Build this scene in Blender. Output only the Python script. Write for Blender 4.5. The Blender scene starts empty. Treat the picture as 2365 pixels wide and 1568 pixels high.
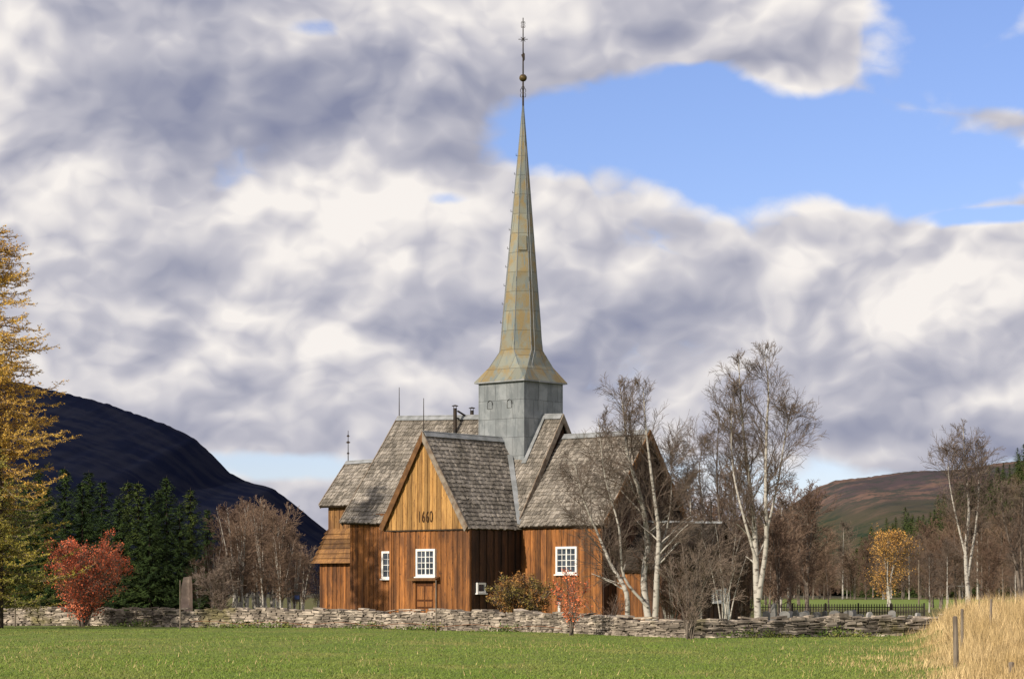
import bpy, math, random
import numpy as np
from mathutils import Vector, Matrix
R=math.radians
F=5400.0; CX=1182.5; HY=1365.0; EYE=1.7
sc=bpy.context.scene
col=sc.collection
def PX(px,Y): return (px-CX)/F*Y
def PZ(py,Y): return EYE+(HY-py)*Y/F
def sst(t):
    t=max(0.,min(1.,t)); return t*t*(3-2*t)
def edge(Y): return .175*Y+.35*math.sin(Y*.55)+.35*math.sin(Y*1.3+1)
def gz(X,Y):
    z=.92*sst((X-edge(Y)+.2)/2.6)*sst((Y-45)/38)*sst((99-Y)/13)
    z+=.04*math.sin(X*.35+1)*math.sin(Y*.22)
    return z
# ---------------------------------------------------------------- camera
cd=bpy.data.cameras.new('camera'); cam=bpy.data.objects.new('camera',cd); col.objects.link(cam)
cam.location=(0,0,EYE); cam.rotation_euler=(R(90),0,0)
cd.sensor_width=36; cd.sensor_fit='HORIZONTAL'; cd.lens=36*F/2365; cd.shift_y=(1365-784)/2365
cd.clip_start=.5; cd.clip_end=20000
sc.camera=cam
sc.view_settings.view_transform='Standard'; sc.view_settings.look='None'; sc.view_settings.exposure=0
# ---------------------------------------------------------------- node helpers
class NT:
    def __init__(s,nt): s.nt=nt; s.L=nt.links
    def n(s,t,**k):
        x=s.nt.nodes.new(t)
        for a,b in k.items(): setattr(x,a,b)
        return x
    def link(s,a,b): s.L.new(a,b)
    def inp(s,sock,v):
        if isinstance(v,bpy.types.NodeSocket): s.L.new(v,sock)
        else: sock.default_value=v
    def math(s,op,a,b=0.,c=0.,clamp=False):
        x=s.n('ShaderNodeMath',operation=op); x.use_clamp=clamp
        s.inp(x.inputs[0],a); s.inp(x.inputs[1],b); s.inp(x.inputs[2],c); return x.outputs[0]
    def vmath(s,op,a,b=(0,0,0)):
        x=s.n('ShaderNodeVectorMath',operation=op); s.inp(x.inputs[0],a); s.inp(x.inputs[1],b)
        return x.outputs['Value'] if op in('LENGTH','DOT_PRODUCT') else x.outputs[0]
    def vscale(s,a,k):
        x=s.n('ShaderNodeVectorMath',operation='SCALE'); s.inp(x.inputs[0],a); s.inp(x.inputs['Scale'],k); return x.outputs[0]
    def noise(s,v,scale,detail=6,rough=.55,dist=0.,out='Fac'):
        x=s.n('ShaderNodeTexNoise'); s.inp(x.inputs['Vector'],v); x.inputs['Scale'].default_value=scale
        x.inputs['Detail'].default_value=detail; x.inputs['Roughness'].default_value=rough; x.inputs['Distortion'].default_value=dist
        return x.outputs[out]
    def ss(s,v,a,b,lo=0.,hi=1.):
        x=s.n('ShaderNodeMapRange',interpolation_type='SMOOTHSTEP'); s.inp(x.inputs[0],v)
        x.inputs[1].default_value=a; x.inputs[2].default_value=b; x.inputs[3].default_value=lo; x.inputs[4].default_value=hi
        return x.outputs[0]
    def mix(s,f,a,b,mode='MIX'):
        x=s.n('ShaderNodeMix',data_type='RGBA',blend_type=mode); s.inp(x.inputs[0],f)
        s.inp(x.inputs[6],a if not isinstance(a,tuple) else (*a,1)[:4]); s.inp(x.inputs[7],b if not isinstance(b,tuple) else (*b,1)[:4]); return x.outputs[2]
    def scale(s,v,sc_):
        x=s.n('ShaderNodeMapping'); s.inp(x.inputs[0],v); x.inputs[3].default_value=sc_; return x.outputs[0]
def newmat(name,rough=.85,metal=0.,spec=.2):
    m=bpy.data.materials.new(name); m.use_nodes=True
    t=NT(m.node_tree); p=m.node_tree.nodes['Principled BSDF']
    p.inputs['Roughness'].default_value=rough; p.inputs['Metallic'].default_value=metal
    p.inputs['Specular IOR Level'].default_value=spec
    return m,t,p
def M(name,A,B,vs=(1,1,1),ns=4,rough=.85,tint=.0,c=(.35,.65),metal=0.,bump=0.,detail=4,spec=.2,world=False,big=None):
    m,t,p=newmat(name,rough,metal,spec)
    if world: co=t.n('ShaderNodeNewGeometry').outputs['Position']
    else: co=t.n('ShaderNodeTexCoord').outputs['Object']
    v=t.scale(co,vs); n=t.noise(v,ns,detail)
    f=t.ss(n,c[0],c[1]); cc=t.mix(f,A,B)
    if big:
        n_=t.noise(t.scale(co,(1,.4,1)),big[0],4,.6); cc=t.mix(t.ss(n_,big[2],big[3]),cc,big[1])
    if tint:
        a=t.n('ShaderNodeAttribute',attribute_name='tint').outputs['Fac']
        cc=t.vscale(cc,t.math('MULTIPLY_ADD',a,tint*2,1-tint))
    t.link(cc,p.inputs['Base Color'])
    if bump:
        b=t.n('ShaderNodeBump'); b.inputs['Strength'].default_value=bump; b.inputs['Distance'].default_value=.05
        t.link(n,b.inputs['Height']); t.link(b.outputs[0],p.inputs['Normal'])
    return m
mt={}
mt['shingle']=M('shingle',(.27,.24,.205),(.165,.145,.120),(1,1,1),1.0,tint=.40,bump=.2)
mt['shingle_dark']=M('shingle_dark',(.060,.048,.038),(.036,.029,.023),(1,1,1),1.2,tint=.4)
mt['deck']=M('deck',(.05,.035,.022),(.03,.02,.015),detail=1)
def woodmat(name,A,B,dark,ds=(.42,.66),dk=.85):
    m,t,p=newmat(name,.7,0,.3)
    co=t.n('ShaderNodeTexCoord').outputs['Object']
    n=t.noise(t.scale(co,(5,5,.35)),2.2,6,.65)
    n2=t.noise(t.scale(co,(1.6,1.6,.35)),1.1,5,.65)
    n3=t.noise(t.scale(co,(14,14,.7)),2.,4,.7)
    n4=t.noise(t.scale(co,(6,6,2.5)),1.5,2,.5)
    cc=t.mix(t.ss(n,.36,.66),A,B)
    cc=t.mix(t.ss(n2,ds[0],ds[1],0,dk),cc,dark)
    cc=t.mix(t.ss(n3,.49,.64,0,.85),cc,dark)
    cc=t.mix(t.ss(n4,.64,.70,0,.8),cc,dark)
    a=t.n('ShaderNodeAttribute',attribute_name='tint').outputs['Fac']
    cc=t.vscale(cc,t.math('MULTIPLY_ADD',a,.9,.6))
    t.link(cc,p.inputs['Base Color'])
    b=t.n('ShaderNodeBump'); b.inputs['Strength'].default_value=.3; b.inputs['Distance'].default_value=.02
    t.link(n3,b.inputs['Height']); t.link(b.outputs[0],p.inputs['Normal'])
    return m
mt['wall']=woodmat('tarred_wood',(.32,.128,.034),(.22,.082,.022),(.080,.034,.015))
mt['wall_painted_shade']=woodmat('shade_painted_tarred_wood',(.075,.034,.016),(.045,.022,.011),(.020,.011,.008))  # copy of the tarred wood with shade painted into its colours
mt['gable']=woodmat('tan_wood',(.38,.215,.070),(.29,.150,.044),(.14,.068,.026),(.5,.72),.6)
mt['porch']=woodmat('porch_wood',(.28,.145,.048),(.20,.095,.030),(.09,.044,.020))
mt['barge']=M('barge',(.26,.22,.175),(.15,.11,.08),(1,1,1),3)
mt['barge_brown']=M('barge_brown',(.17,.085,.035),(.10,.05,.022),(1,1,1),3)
def zinc(name,A,B,C,bw=.75,bh=.95):
    m,t,p=newmat(name,.55,.25,.4)
    co=t.n('ShaderNodeTexCoord').outputs['Object']
    s=t.n('ShaderNodeSeparateXYZ'); t.link(co,s.inputs[0])
    cx=t.n('ShaderNodeCombineXYZ'); t.link(t.math('SUBTRACT',s.outputs[0],s.outputs[1]),cx.inputs[0]); t.link(s.outputs[2],cx.inputs[1])
    br=t.n('ShaderNodeTexBrick'); t.link(cx.outputs[0],br.inputs['Vector'])
    br.inputs['Scale'].default_value=1; br.inputs['Brick Width'].default_value=bw; br.inputs['Row Height'].default_value=bh
    br.inputs['Mortar Size'].default_value=.016; br.inputs['Mortar Smooth'].default_value=.3
    br.inputs['Color1'].default_value=(1,1,1,1); br.inputs['Color2'].default_value=(.78,.78,.78,1); br.inputs['Mortar'].default_value=(.5,.5,.5,1)
    n=t.noise(co,1.1,7,.6,.3); n2=t.noise(t.scale(co,(2,2,.5)),1.5,6,.65)
    cc=t.mix(t.ss(n,.42,.62),A,B); cc=t.mix(t.ss(n2,.50,.66),cc,C)
    cc=t.mix(1.,cc,br.outputs['Color'],'MULTIPLY')
    t.link(cc,p.inputs['Base Color'])
    b=t.n('ShaderNodeBump'); b.inputs['Strength'].default_value=.35; b.inputs['Distance'].default_value=.05
    t.link(t.math('ADD',t.math('MULTIPLY',br.outputs['Fac'],.6),n),b.inputs['Height']); t.link(b.outputs[0],p.inputs['Normal'])
    return m
mt['zinc']=zinc('zinc',(.22,.24,.25),(.30,.32,.33),(.17,.19,.20))
mt['spire']=zinc('spire_zinc',(.25,.255,.205),(.28,.21,.10),(.19,.225,.22),.9,1.0)
mt['cap']=M('ridge_metal',(.33,.34,.35),(.22,.23,.23),(1,1,1),2,rough=.5,metal=.2)
mt['iron']=M('iron',(.025,.022,.02),(.05,.035,.025),rough=.6,detail=1)
mt['brass']=M('brass_ball',(.16,.11,.03),(.07,.05,.03),rough=.5,metal=.4)
mt['white']=M('white_paint',(.78,.77,.74),(.62,.61,.58),(1,1,1),5,c=(.5,.8))
mt['glass']=M('glass',(.03,.04,.055),(.07,.085,.11),(1,1,1),2,rough=.12,spec=.6)
mt['door']=M('door',(.10,.036,.012),(.06,.022,.009),(4,4,.4),3)
mt['letter']=M('letter',(.030,.016,.009),(.075,.036,.014),(1,1,.3),8)
mt['stone']=M('stone',(.36,.305,.245),(.18,.15,.12),(1,1,1),1.6,tint=.5,bump=.3,c=(.38,.6),big=(.35,(.15,.13,.065),.58,.68))
mt['grave']=M('gravestone',(.17,.17,.17),(.26,.25,.24),(1,1,1),4,bump=.1,tint=.5)
mt['pillar']=M('pillar_stone',(.58,.44,.35),(.42,.31,.25),(1,1,1),3,bump=.2)
mt['bark']=M('birch_bark',(.44,.41,.36),(.12,.10,.085),(1,1,2.2),3.0,c=(.50,.66))
mt['greybark']=M('grey_bark',(.20,.165,.135),(.10,.08,.065),(1,1,1),3,detail=2)
mt['twig']=M('twig',(.155,.118,.092),(.110,.082,.065),(1,1,1),1,detail=1)
mt['twig_light']=M('twig_light',(.23,.175,.14),(.15,.115,.09),(1,1,1),1,detail=1)
mt['twig_red']=M('twig_red',(.150,.095,.066),(.105,.067,.048),(1,1,1),1,detail=1)
mt['twig_warm']=M('twig_warm',(.215,.145,.100),(.150,.100,.072),(1,1,1),1,detail=1)
mt['darkbark']=M('dark_bark',(.06,.045,.035),(.03,.022,.018),detail=1)
mt['spruce']=M('spruce',(.055,.088,.022),(.024,.044,.014),(1,1,1),.8,tint=.5,detail=2)
mt['spruce_l']=M('spruce_light',(.090,.118,.028),(.042,.068,.018),(1,1,1),.8,tint=.5,detail=2)
mt['larch']=M('larch',(.66,.42,.085),(.52,.31,.065),(1,1,1),.5,tint=.28,detail=2)
mt['larch_low']=M('larch_low',(.38,.30,.05),(.15,.165,.034),(1,1,1),.5,tint=.45,detail=2)
mt['rowan']=M('rowan',(.66,.19,.09),(.50,.105,.052),(1,1,1),1.2,tint=.4,detail=2)
mt['rowan_o']=M('rowan_orange',(.68,.21,.09),(.54,.13,.055),(1,1,1),1.2,tint=.4,detail=2)
mt['yellow']=M('yellow_leaf',(.58,.33,.09),(.42,.22,.06),(1,1,1),1.,tint=.35,detail=2)
mt['bush']=M('bush_leaf',(.32,.14,.045),(.19,.155,.042),(1,1,1),1.2,tint=.5,detail=2)
mt['greenleaf']=M('green_leaf',(.09,.15,.03),(.16,.16,.04),(1,1,1),1.2,tint=.5,detail=2)
mt['post']=M('post_wood',(.22,.18,.14),(.12,.095,.075),(4,4,.6),3)
mt['fence']=M('fence_wood',(.050,.040,.035),(.03,.025,.022),detail=1)
mt['rope']=M('rope',(.30,.12,.06),(.22,.09,.04),detail=1)
mt['goal']=M('goal_paint',(.40,.40,.40),(.32,.32,.32),detail=1)
mt['blue']=M('sign_blue',(.02,.035,.10),(.02,.03,.08),detail=1)
mt['blade']=M('blade',(.160,.230,.042),(.195,.245,.053),(1,1,1),.35,tint=.20,spec=.1,detail=3,big=(.22,(.28,.27,.085),.48,.70))
mt['straw']=M('straw',(.60,.45,.24),(.40,.285,.13),(1,1,1),.8,tint=.48,spec=.1,detail=2)
# ---------------------------------------------------------------- mesh builder
class MB:
    def __init__(s): s.v=[]; s.f=[]; s.t=[]
    def add(s,vs,fs,t=.5):
        b=len(s.v); s.v.extend(vs); s.f.extend([tuple(i+b for i in f) for f in fs]); s.t.extend([t]*len(fs))
    def hexa(s,b,t,tint=.5):
        s.add(list(b)+list(t),[(3,2,1,0),(4,5,6,7),(0,1,5,4),(1,2,6,5),(2,3,7,6),(3,0,4,7)],tint)
    def box(s,x0,x1,y0,y1,z0,z1,tint=.5):
        s.hexa([(x0,y0,z0),(x1,y0,z0),(x1,y1,z0),(x0,y1,z0)],[(x0,y0,z1),(x1,y0,z1),(x1,y1,z1),(x0,y1,z1)],tint)
    def tube(s,pts,rad,n=6,t=.5,cap=True):
        m=len(pts); ax=pts[-1]; a0=pts[0]
        dx,dy,dz=ax[0]-a0[0],ax[1]-a0[1],ax[2]-a0[2]; l=math.sqrt(dx*dx+dy*dy+dz*dz) or 1; dx/=l;dy/=l;dz/=l
        if abs(dz)<.9: ux,uy,uz=-dy,dx,0.
        else: ux,uy,uz=0.,-dz,dy
        l=math.sqrt(ux*ux+uy*uy+uz*uz) or 1; ux/=l;uy/=l;uz/=l
        wx,wy,wz=dy*uz-dz*uy,dz*ux-dx*uz,dx*uy-dy*ux
        b=len(s.v); cs=CS[n]
        for p,r in zip(pts,rad):
            for c,k in cs:
                c2=c*r;k2=k*r
                s.v.append((p[0]+ux*c2+wx*k2,p[1]+uy*c2+wy*k2,p[2]+uz*c2+wz*k2))
        nf=0
        for i in range(m-1):
            for j in range(n):
                k=(j+1)%n; s.f.append((b+i*n+j,b+i*n+k,b+(i+1)*n+k,b+(i+1)*n+j)); nf+=1
        if cap and n>3:
            s.f.append(tuple(b+(m-1)*n+j for j in range(n))); nf+=1
            s.f.append(tuple(b+j for j in range(n-1,-1,-1))); nf+=1
        s.t.extend([t]*nf)
    def lathe(s,c,prof,n=10,t=.5):
        b=len(s.v); m=len(prof)
        for r,z in prof:
            for j in range(n):
                a=2*math.pi*j/n; s.v.append((c[0]+r*math.cos(a),c[1]+r*math.sin(a),c[2]+z))
        for i in range(m-1):
            for j in range(n):
                k=(j+1)%n; s.f.append((b+i*n+j,b+i*n+k,b+(i+1)*n+k,b+(i+1)*n+j)); s.t.append(t)
    def build(s,name,mat,parent=None,smooth=False):
        me=bpy.data.meshes.new(name); me.from_pydata(s.v,[],s.f)
        a=me.attributes.new('tint','FLOAT','FACE'); a.data.foreach_set('value',s.t)
        if smooth: me.polygons.foreach_set('use_smooth',[True]*len(s.f))
        me.materials.append(mat if not isinstance(mat,str) else mt[mat]); me.update()
        o=bpy.data.objects.new(name,me); col.objects.link(o)
        if parent: o.parent=parent
        return o
CS={n:[(math.cos(2*math.pi*j/n),math.sin(2*math.pi*j/n)) for j in range(n)] for n in (3,4,5,6,8,10,12)}
def tag(o,label=None,cat=None,group=None,kind=None):
    if label: o['label']=label
    if cat: o['category']=cat
    if group: o['group']=group
    if kind: o['kind']=kind
    return o
def empty(name,loc,rz=0.,label=None,cat=None,group=None):
    o=bpy.data.objects.new(name,None); col.objects.link(o); o.location=loc; o.rotation_euler=(0,0,rz); o.empty_display_size=.3
    return tag(o,label,cat,group)
def dup(root,loc,rz=0.,s=1.,label=None,group=None):
    r=root.copy(); col.objects.link(r); r.location=loc; r.rotation_euler=(0,0,rz); r.scale=(s,s,s)
    if label: r['label']=label
    if group: r['group']=group
    for ch in list(root.children):
        c=ch.copy(); col.objects.link(c); c.parent=r
        for g in ch.children:
            d=g.copy(); col.objects.link(d); d.parent=c
    return r
# ---------------------------------------------------------------- world
SUN_EL=25.; SH=Vector((-.70,-.714,0)).normalized()
w=bpy.data.worlds.new("World"); sc.world=w; w.use_nodes=True
t=NT(w.node_tree); bg=w.node_tree.nodes['Background']; bg.inputs['Strength'].default_value=.1
sky=t.n('ShaderNodeTexSky',sky_type='NISHITA'); sky.sun_disc=False; sky.sun_elevation=R(SUN_EL)
sky.sun_rotation=math.atan2(SH.x,SH.y)%(2*math.pi); sky.air_density=1.0; sky.dust_density=.3; sky.ozone_density=1.5
d=t.n('ShaderNodeTexCoord').outputs['Generated']
wn=t.noise(d,18,3,.55,out='Color'); dw=t.vmath('ADD',d,t.vscale(t.vmath('SUBTRACT',wn,(.5,.5,.5)),.022))
def k_(a,b): return t.math('MULTIPLY',a,b)
def dens(off):
    p=t.scale(t.vmath('ADD',dw,off),(1,1,1.45))
    a=t.noise(p,8,2,.5)
    bl=None
    for sc_,am in ((9,.46),(20,.28),(43,.16),(92,.08)):
        n_=t.noise(t.vmath('ADD',p,(sc_*.37,0,sc_*.11)),sc_,0,.5)
        q_=k_(t.math('ABSOLUTE',t.math('SUBTRACT',n_,.5)),2*am)
        bl=q_ if bl is None else t.math('ADD',bl,q_)
    return t.math('ADD',k_(a,.75),k_(bl,.55))
D0=dens((0,0,0)); D1=dens((-.0055,0,.0095))
fine=t.noise(t.scale(dw,(1,1,1.5)),26,6,.6)
b0=t.noise(t.scale(t.vmath('ADD',d,(3.1,1.7,.4)),(1,1,2.0)),6,3,.5)
def ell(px,py,rx,ry,rot=0.,inner=.0,outer=1.4):
    c=((px-CX)/F,0,(HY-py)/F)
    p=t.vmath('SUBTRACT',d,c)
    x=t.n('ShaderNodeMapping'); x.vector_type='TEXTURE'; t.link(p,x.inputs[0]); x.inputs[2].default_value=(0,R(rot),0); x.inputs[3].default_value=(rx/F,1e4,ry/F)
    l=t.vmath('LENGTH',x.outputs[0]); return t.ss(l,inner,outer,1,0)
def mx(*a):
    r=a[0]
    for b in a[1:]: r=t.math('MAXIMUM',r,b)
    return r
blue=mx(ell(1620,330,620,160,3,.3),ell(2280,120,420,240,0,.4),ell(2020,400,520,140,0,.3),k_(ell(1010,475,130,35),.62),k_(ell(1400,0,560,45),.6),k_(ell(1750,1110,900,90),.6),k_(ell(640,1080,300,50),.8),k_(ell(2280,525,260,35),.85),k_(ell(740,110,110,40),.55))
white=mx(k_(ell(1830,160,150,130,-35),.9),k_(ell(2280,345,230,60),.85),k_(ell(1420,100,480,60,4),.9),k_(ell(1500,430,200,50),.3))
H_=k_(t.math('SUBTRACT',t.math('ADD',D0,k_(t.math('SUBTRACT',fine,.5),.24)),.48),2.8)
cov=t.math('ADD',H_,1.0); cov=t.math('SUBTRACT',cov,k_(blue,1.28)); cov=t.math('ADD',cov,k_(white,.80))
alpha=t.ss(cov,.14,.60)
rel=t.math('SUBTRACT',D0,D1)
darkm=mx(ell(600,260,850,160,-6),k_(ell(1930,985,330,65),1.25),k_(ell(1620,700,280,120,-25),.75),k_(ell(420,650,460,70),.6),k_(ell(500,1010,500,70),.4),k_(ell(1400,890,500,100),.5),k_(ell(1900,840,400,50,-12),.4))
litm=mx(ell(2080,640,420,150,15),ell(40,230,230,240),k_(ell(1000,560,620,120,-5),.85),k_(ell(250,830,400,100),.9),k_(ell(1450,500,300,100),.9),k_(ell(1900,170,300,140),.8),k_(ell(1500,60,500,60),.6),k_(ell(750,790,350,80,-12),.7),k_(ell(2280,345,300,80),.5))
br=t.math('MULTIPLY_ADD',rel,3.3,.65)
br=t.math('ADD',br,k_(t.math('SUBTRACT',fine,.5),.20))
br=t.math('ADD',br,k_(t.math('SUBTRACT',b0,.5),-.50))
br=t.math('SUBTRACT',br,k_(darkm,.36)); br=t.math('ADD',br,k_(litm,.26))
br=t.math('ADD',br,t.ss(cov,.2,.9,.16,0.))
rp=t.n('ShaderNodeValToRGB'); t.link(br,rp.inputs[0])
e=rp.color_ramp.elements; e[0].position=.0; e[0].color=(.25,.27,.39,1); e[1].position=1.; e[1].color=(.96,.91,.87,1)
q=e.new(.30); q.color=(.37,.38,.475,1); q=e.new(.62); q.color=(.57,.56,.62,1)
cl=t.vscale(rp.outputs[0],9.8)
skc=t.mix(1.,sky.outputs[0],(1.05,1.06,1.45),'MULTIPLY')
fin=t.mix(alpha,skc,cl)
t.link(fin,bg.inputs['Color'])
sd=bpy.data.lights.new('sun','SUN'); sd.energy=5.0; sd.angle=R(.5); sd.color=(1,.90,.76)
so=bpy.data.objects.new('sun',sd); col.objects.link(so)
sv=Vector((SH.x*math.cos(R(SUN_EL)),SH.y*math.cos(R(SUN_EL)),math.sin(R(SUN_EL))))
so.rotation_euler=sv.to_track_quat('Z','Y').to_euler(); so.location=(-40,-40,60)
# ---------------------------------------------------------------- ground
def axis(lo,hi,step,far_lo,far_hi,g=1.25):
    a=list(np.arange(lo,hi+1e-6,step)); s=step; x=hi
    while x<far_hi: s*=g; x+=s; a.append(x)
    s=step; x=lo
    while x>far_lo: s*=g; x-=s; a.insert(0,x)
    return a
xs=axis(-32,34,.6,-9000,9000); ys=axis(20,128,.7,-300,9000)
gv=[(x,y,gz(x,y)) for y in ys for x in xs]; nx=len(xs)
gf=[(j*nx+i,j*nx+i+1,(j+1)*nx+i+1,(j+1)*nx+i) for j in range(len(ys)-1) for i in range(nx-1)]
me=bpy.data.meshes.new('ground'); me.from_pydata(gv,[],gf)
at_=me.attributes.new('straw','FLOAT','POINT'); at_.data.foreach_set('value',[sst((x-edge(y)-.1)/1.8)*sst((101-y)/4) if y>20 and x>0 else 0. for x,y,z in gv])
me.polygons.foreach_set('use_smooth',[True]*len(gf))
m,t,p=newmat('ground_grass',.95,0,.1)
co=t.n('ShaderNodeNewGeometry').outputs['Position']
n1=t.noise(t.scale(co,(1,.35,1)),.5,7,.65); n3=t.noise(t.scale(co,(1,.4,1)),6,3,.7)
c=t.mix(t.ss(n1,.40,.66),(.125,.175,.034),(.18,.195,.052)); c=t.mix(t.ss(n3,.45,.7,0,.35),c,(.08,.11,.026))
sp=t.n('ShaderNodeSeparateXYZ'); t.link(co,sp.inputs[0])
far=t.ss(sp.outputs[1],105,135); farc=t.mix(t.ss(n1,.4,.6),(.10,.11,.035),(.12,.085,.045))
c=t.mix(t.math('MULTIPLY',far,.85),c,farc)
mead=t.math('MULTIPLY',t.ss(sp.outputs[1],210,250),t.ss(sp.outputs[1],520,460)); mead=t.math('MULTIPLY',mead,t.ss(sp.outputs[0],15,25)); c=t.mix(mead,c,(.16,.21,.045))
c=t.mix(t.ss(sp.outputs[1],520,700),c,(.06,.055,.035))
a=t.n('ShaderNodeAttribute',attribute_name='straw').outputs['Fac']; a=t.math('MULTIPLY',a,t.ss(n1,.35,.55,.45,1.)); c=t.mix(a,c,(.27,.195,.10))
t.link(c,p.inputs['Base Color']); me.materials.append(m)
go=bpy.data.objects.new('ground',me); col.objects.link(go); tag(go,kind='structure')
# ---------------------------------------------------------------- grass blades
def blades(name,X,Y,H,W,mat,label,seed,kind='stuff',lean=.35):
    rg=np.random.default_rng(seed); N=len(X)
    Z=np.array([gz(float(a),float(b)) for a,b in zip(X,Y)])-.01
    an=rg.uniform(0,np.pi,N); wx=np.cos(an)*W*.5; wy=np.sin(an)*W*.5
    lx=rg.normal(0,lean,N)*H; ly=rg.normal(0,lean,N)*H
    V=np.empty((N,3,3)); V[:,0]=np.stack([X-wx,Y-wy,Z],1); V[:,1]=np.stack([X+wx,Y+wy,Z],1); V[:,2]=np.stack([X+lx,Y+ly,Z+H],1)
    me=bpy.data.meshes.new(name); me.vertices.add(N*3); me.vertices.foreach_set('co',V.ravel())
    me.loops.add(N*3); me.loops.foreach_set('vertex_index',np.arange(N*3,dtype=np.int32))
    me.polygons.add(N); me.polygons.foreach_set('loop_start',np.arange(0,N*3,3,dtype=np.int32))
    a=me.attributes.new('tint','FLOAT','FACE'); a.data.foreach_set('value',rg.uniform(0,1,N))
    me.update(calc_edges=True); me.validate(); me.materials.append(mt[mat])
    o=bpy.data.objects.new(name,me); col.objects.link(o); tag(o,label,'grass',kind=kind); return o
rg=np.random.default_rng(5)
N=140000
iy=rg.uniform(1/108.,1/42.,N); Y=1/iy; X=rg.uniform(-.228,.228,N)*Y
k=X<.188*Y+rg.uniform(-.5,1.3,N); X=X[k];Y=Y[k]
blades('grass',X,Y,rg.uniform(.02,.062,len(X)),.014+Y*.00022,'blade','short green meadow grass in front of the stone wall',1,lean=.7)
N=80000
Y=rg.uniform(41,97,N); ed=np.array([edge(float(a)) for a in Y]); X=ed-.6+rg.uniform(0,1,N)**.85*(.235*Y-ed+.6)
clump=.5+.5*np.sin(X*3.1+1.3*np.sin(Y*.7))*np.sin(Y*1.1+X)
pk=np.clip((X-ed+.6)/2.2,.04,1)*(.35+.65*clump); k=rg.uniform(0,1,N)<pk; X=X[k];Y=Y[k];ed=ed[k];clump=clump[k]
hh=rg.uniform(.2,1.0,len(X))**1.4*np.clip((X-ed+.6)/1.8,.3,1)*np.clip((Y-28)/40,.5,1)*(.45+.6*clump)
blades('dry_grass',X,Y,hh,.011+Y*.0001,'straw','tall dry straw coloured grass on the bank at right',2,lean=.30)
XX=[];YY=[]
for (px,py,n,s) in [(800,1478,60,.5),(60,1520,130,1.2),(180,1545,120,1.2),(40,1475,80,1.5),(250,1470,70,1.2),(130,1500,90,1.3),(1990,1535,240,.8),(2060,1520,260,.7),(2080,1550,260,.6),(1910,1500,80,.8),(1700,1520,25,1.),(1150,1478,40,.7),(1250,1470,40,.7),(900,1540,15,.7),(400,1500,50,1.2),(560,1462,60,.8),(700,1462,50,.9),(330,1460,80,1.2),(120,1456,90,1.6),(2100,1500,200,.5),(1500,1500,20,1.5),(1350,1488,40,1.),(480,1540,25,1.),(650,1510,25,1.5)]:
    Yc=EYE*F/(py-HY); Xc=PX(px,Yc)
    XX.append(rg.normal(Xc,s,n)); YY.append(rg.normal(Yc,s*2.4,n))
XX.append(rg.uniform(-.22,.19,1500)*75); YY.append(rg.uniform(44,98,1500))
X=np.concatenate(XX);Y=np.concatenate(YY); k=Y<82; X=X[k];Y=Y[k]
blades('dry_grass',X,Y,rg.uniform(.06,.15,len(X)),.016+0*X,'straw','sparse straw coloured tufts scattered over the green meadow',3)
# ---------------------------------------------------------------- stone wall
wl=[(-90,121),(0,119),(280,115),(530,111),(740,108),(1000,103),(1200,98),(1300,94),(1450,89),(1600,86),(1750,87),(1900,88.5),(2050,90),(2140,91),(2420,93)]
wp=[(PX(a,b),b) for a,b in wl]
wh=[.82,.82,.82,.82,.84,.82,.8,.76,.70,.66,.66,.68,.70,.70,.7]
rnd=random.Random(3); mb=MB()
for i in range(len(wp)-1):
    a=Vector(wp[i]);b=Vector(wp[i+1]); L=(b-a).length; dr=(b-a)/L; nn=Vector((dr.y,-dr.x))
    if nn.y>0: nn=-nn
    z=0
    h0,h1=wh[i],wh[i+1]
    q=[a+nn*.18,b+nn*.18,b-nn*.18,a-nn*.18]
    mb.hexa([(v.x,v.y,-.1) for v in q],[(q[0].x,q[0].y,h0-.2),(q[1].x,q[1].y,h1-.2),(q[2].x,q[2].y,h1-.2),(q[3].x,q[3].y,h0-.2)],.05)
    while z<1.0:
        hh=rnd.uniform(.035,.095)
        for side in (1,-1):
            s=-rnd.uniform(0,.2)
            while s<L:
                ln=rnd.uniform(.15,.7); ht=hh*rnd.uniform(.75,1.1)
                ts=min(max((s+ln/2)/L,0),1); xx=a.x+dr.x*s; top=h0+(h1-h0)*ts+.09*math.sin(xx*.9)*math.sin(xx*.37)+.05*math.sin(xx*3.7)
                if z+ht*.5<top:
                    off=.22-.06*z+rnd.uniform(-.05,.05)
                    c=a+dr*(s+ln/2)+nn*off*side; dz=.15
                    J=lambda k=.02: rnd.uniform(-k,k)
                    vb=[];vt=[]
                    tl=rnd.uniform(-.02,.02)
                    for sx,sy in ((-1,-1),(1,-1),(1,1),(-1,1)):
                        p_=c+dr*(sx*(ln/2-.008)+J())+nn*(sy*dz+J())
                        vb.append((p_.x,p_.y,z+.003+J(.008)+sx*tl)); p2=p_+dr*(J()-sx*.015)-nn*sy*.012
                        vt.append((p2.x,p2.y,z+ht+J(.012)+sx*tl))
                    mb.hexa(vb,vt,rnd.choice([rnd.random(),rnd.random()*.5+.5,rnd.random()*.4]))
                s+=ln+rnd.uniform(0,.025)
        z+=hh
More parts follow.
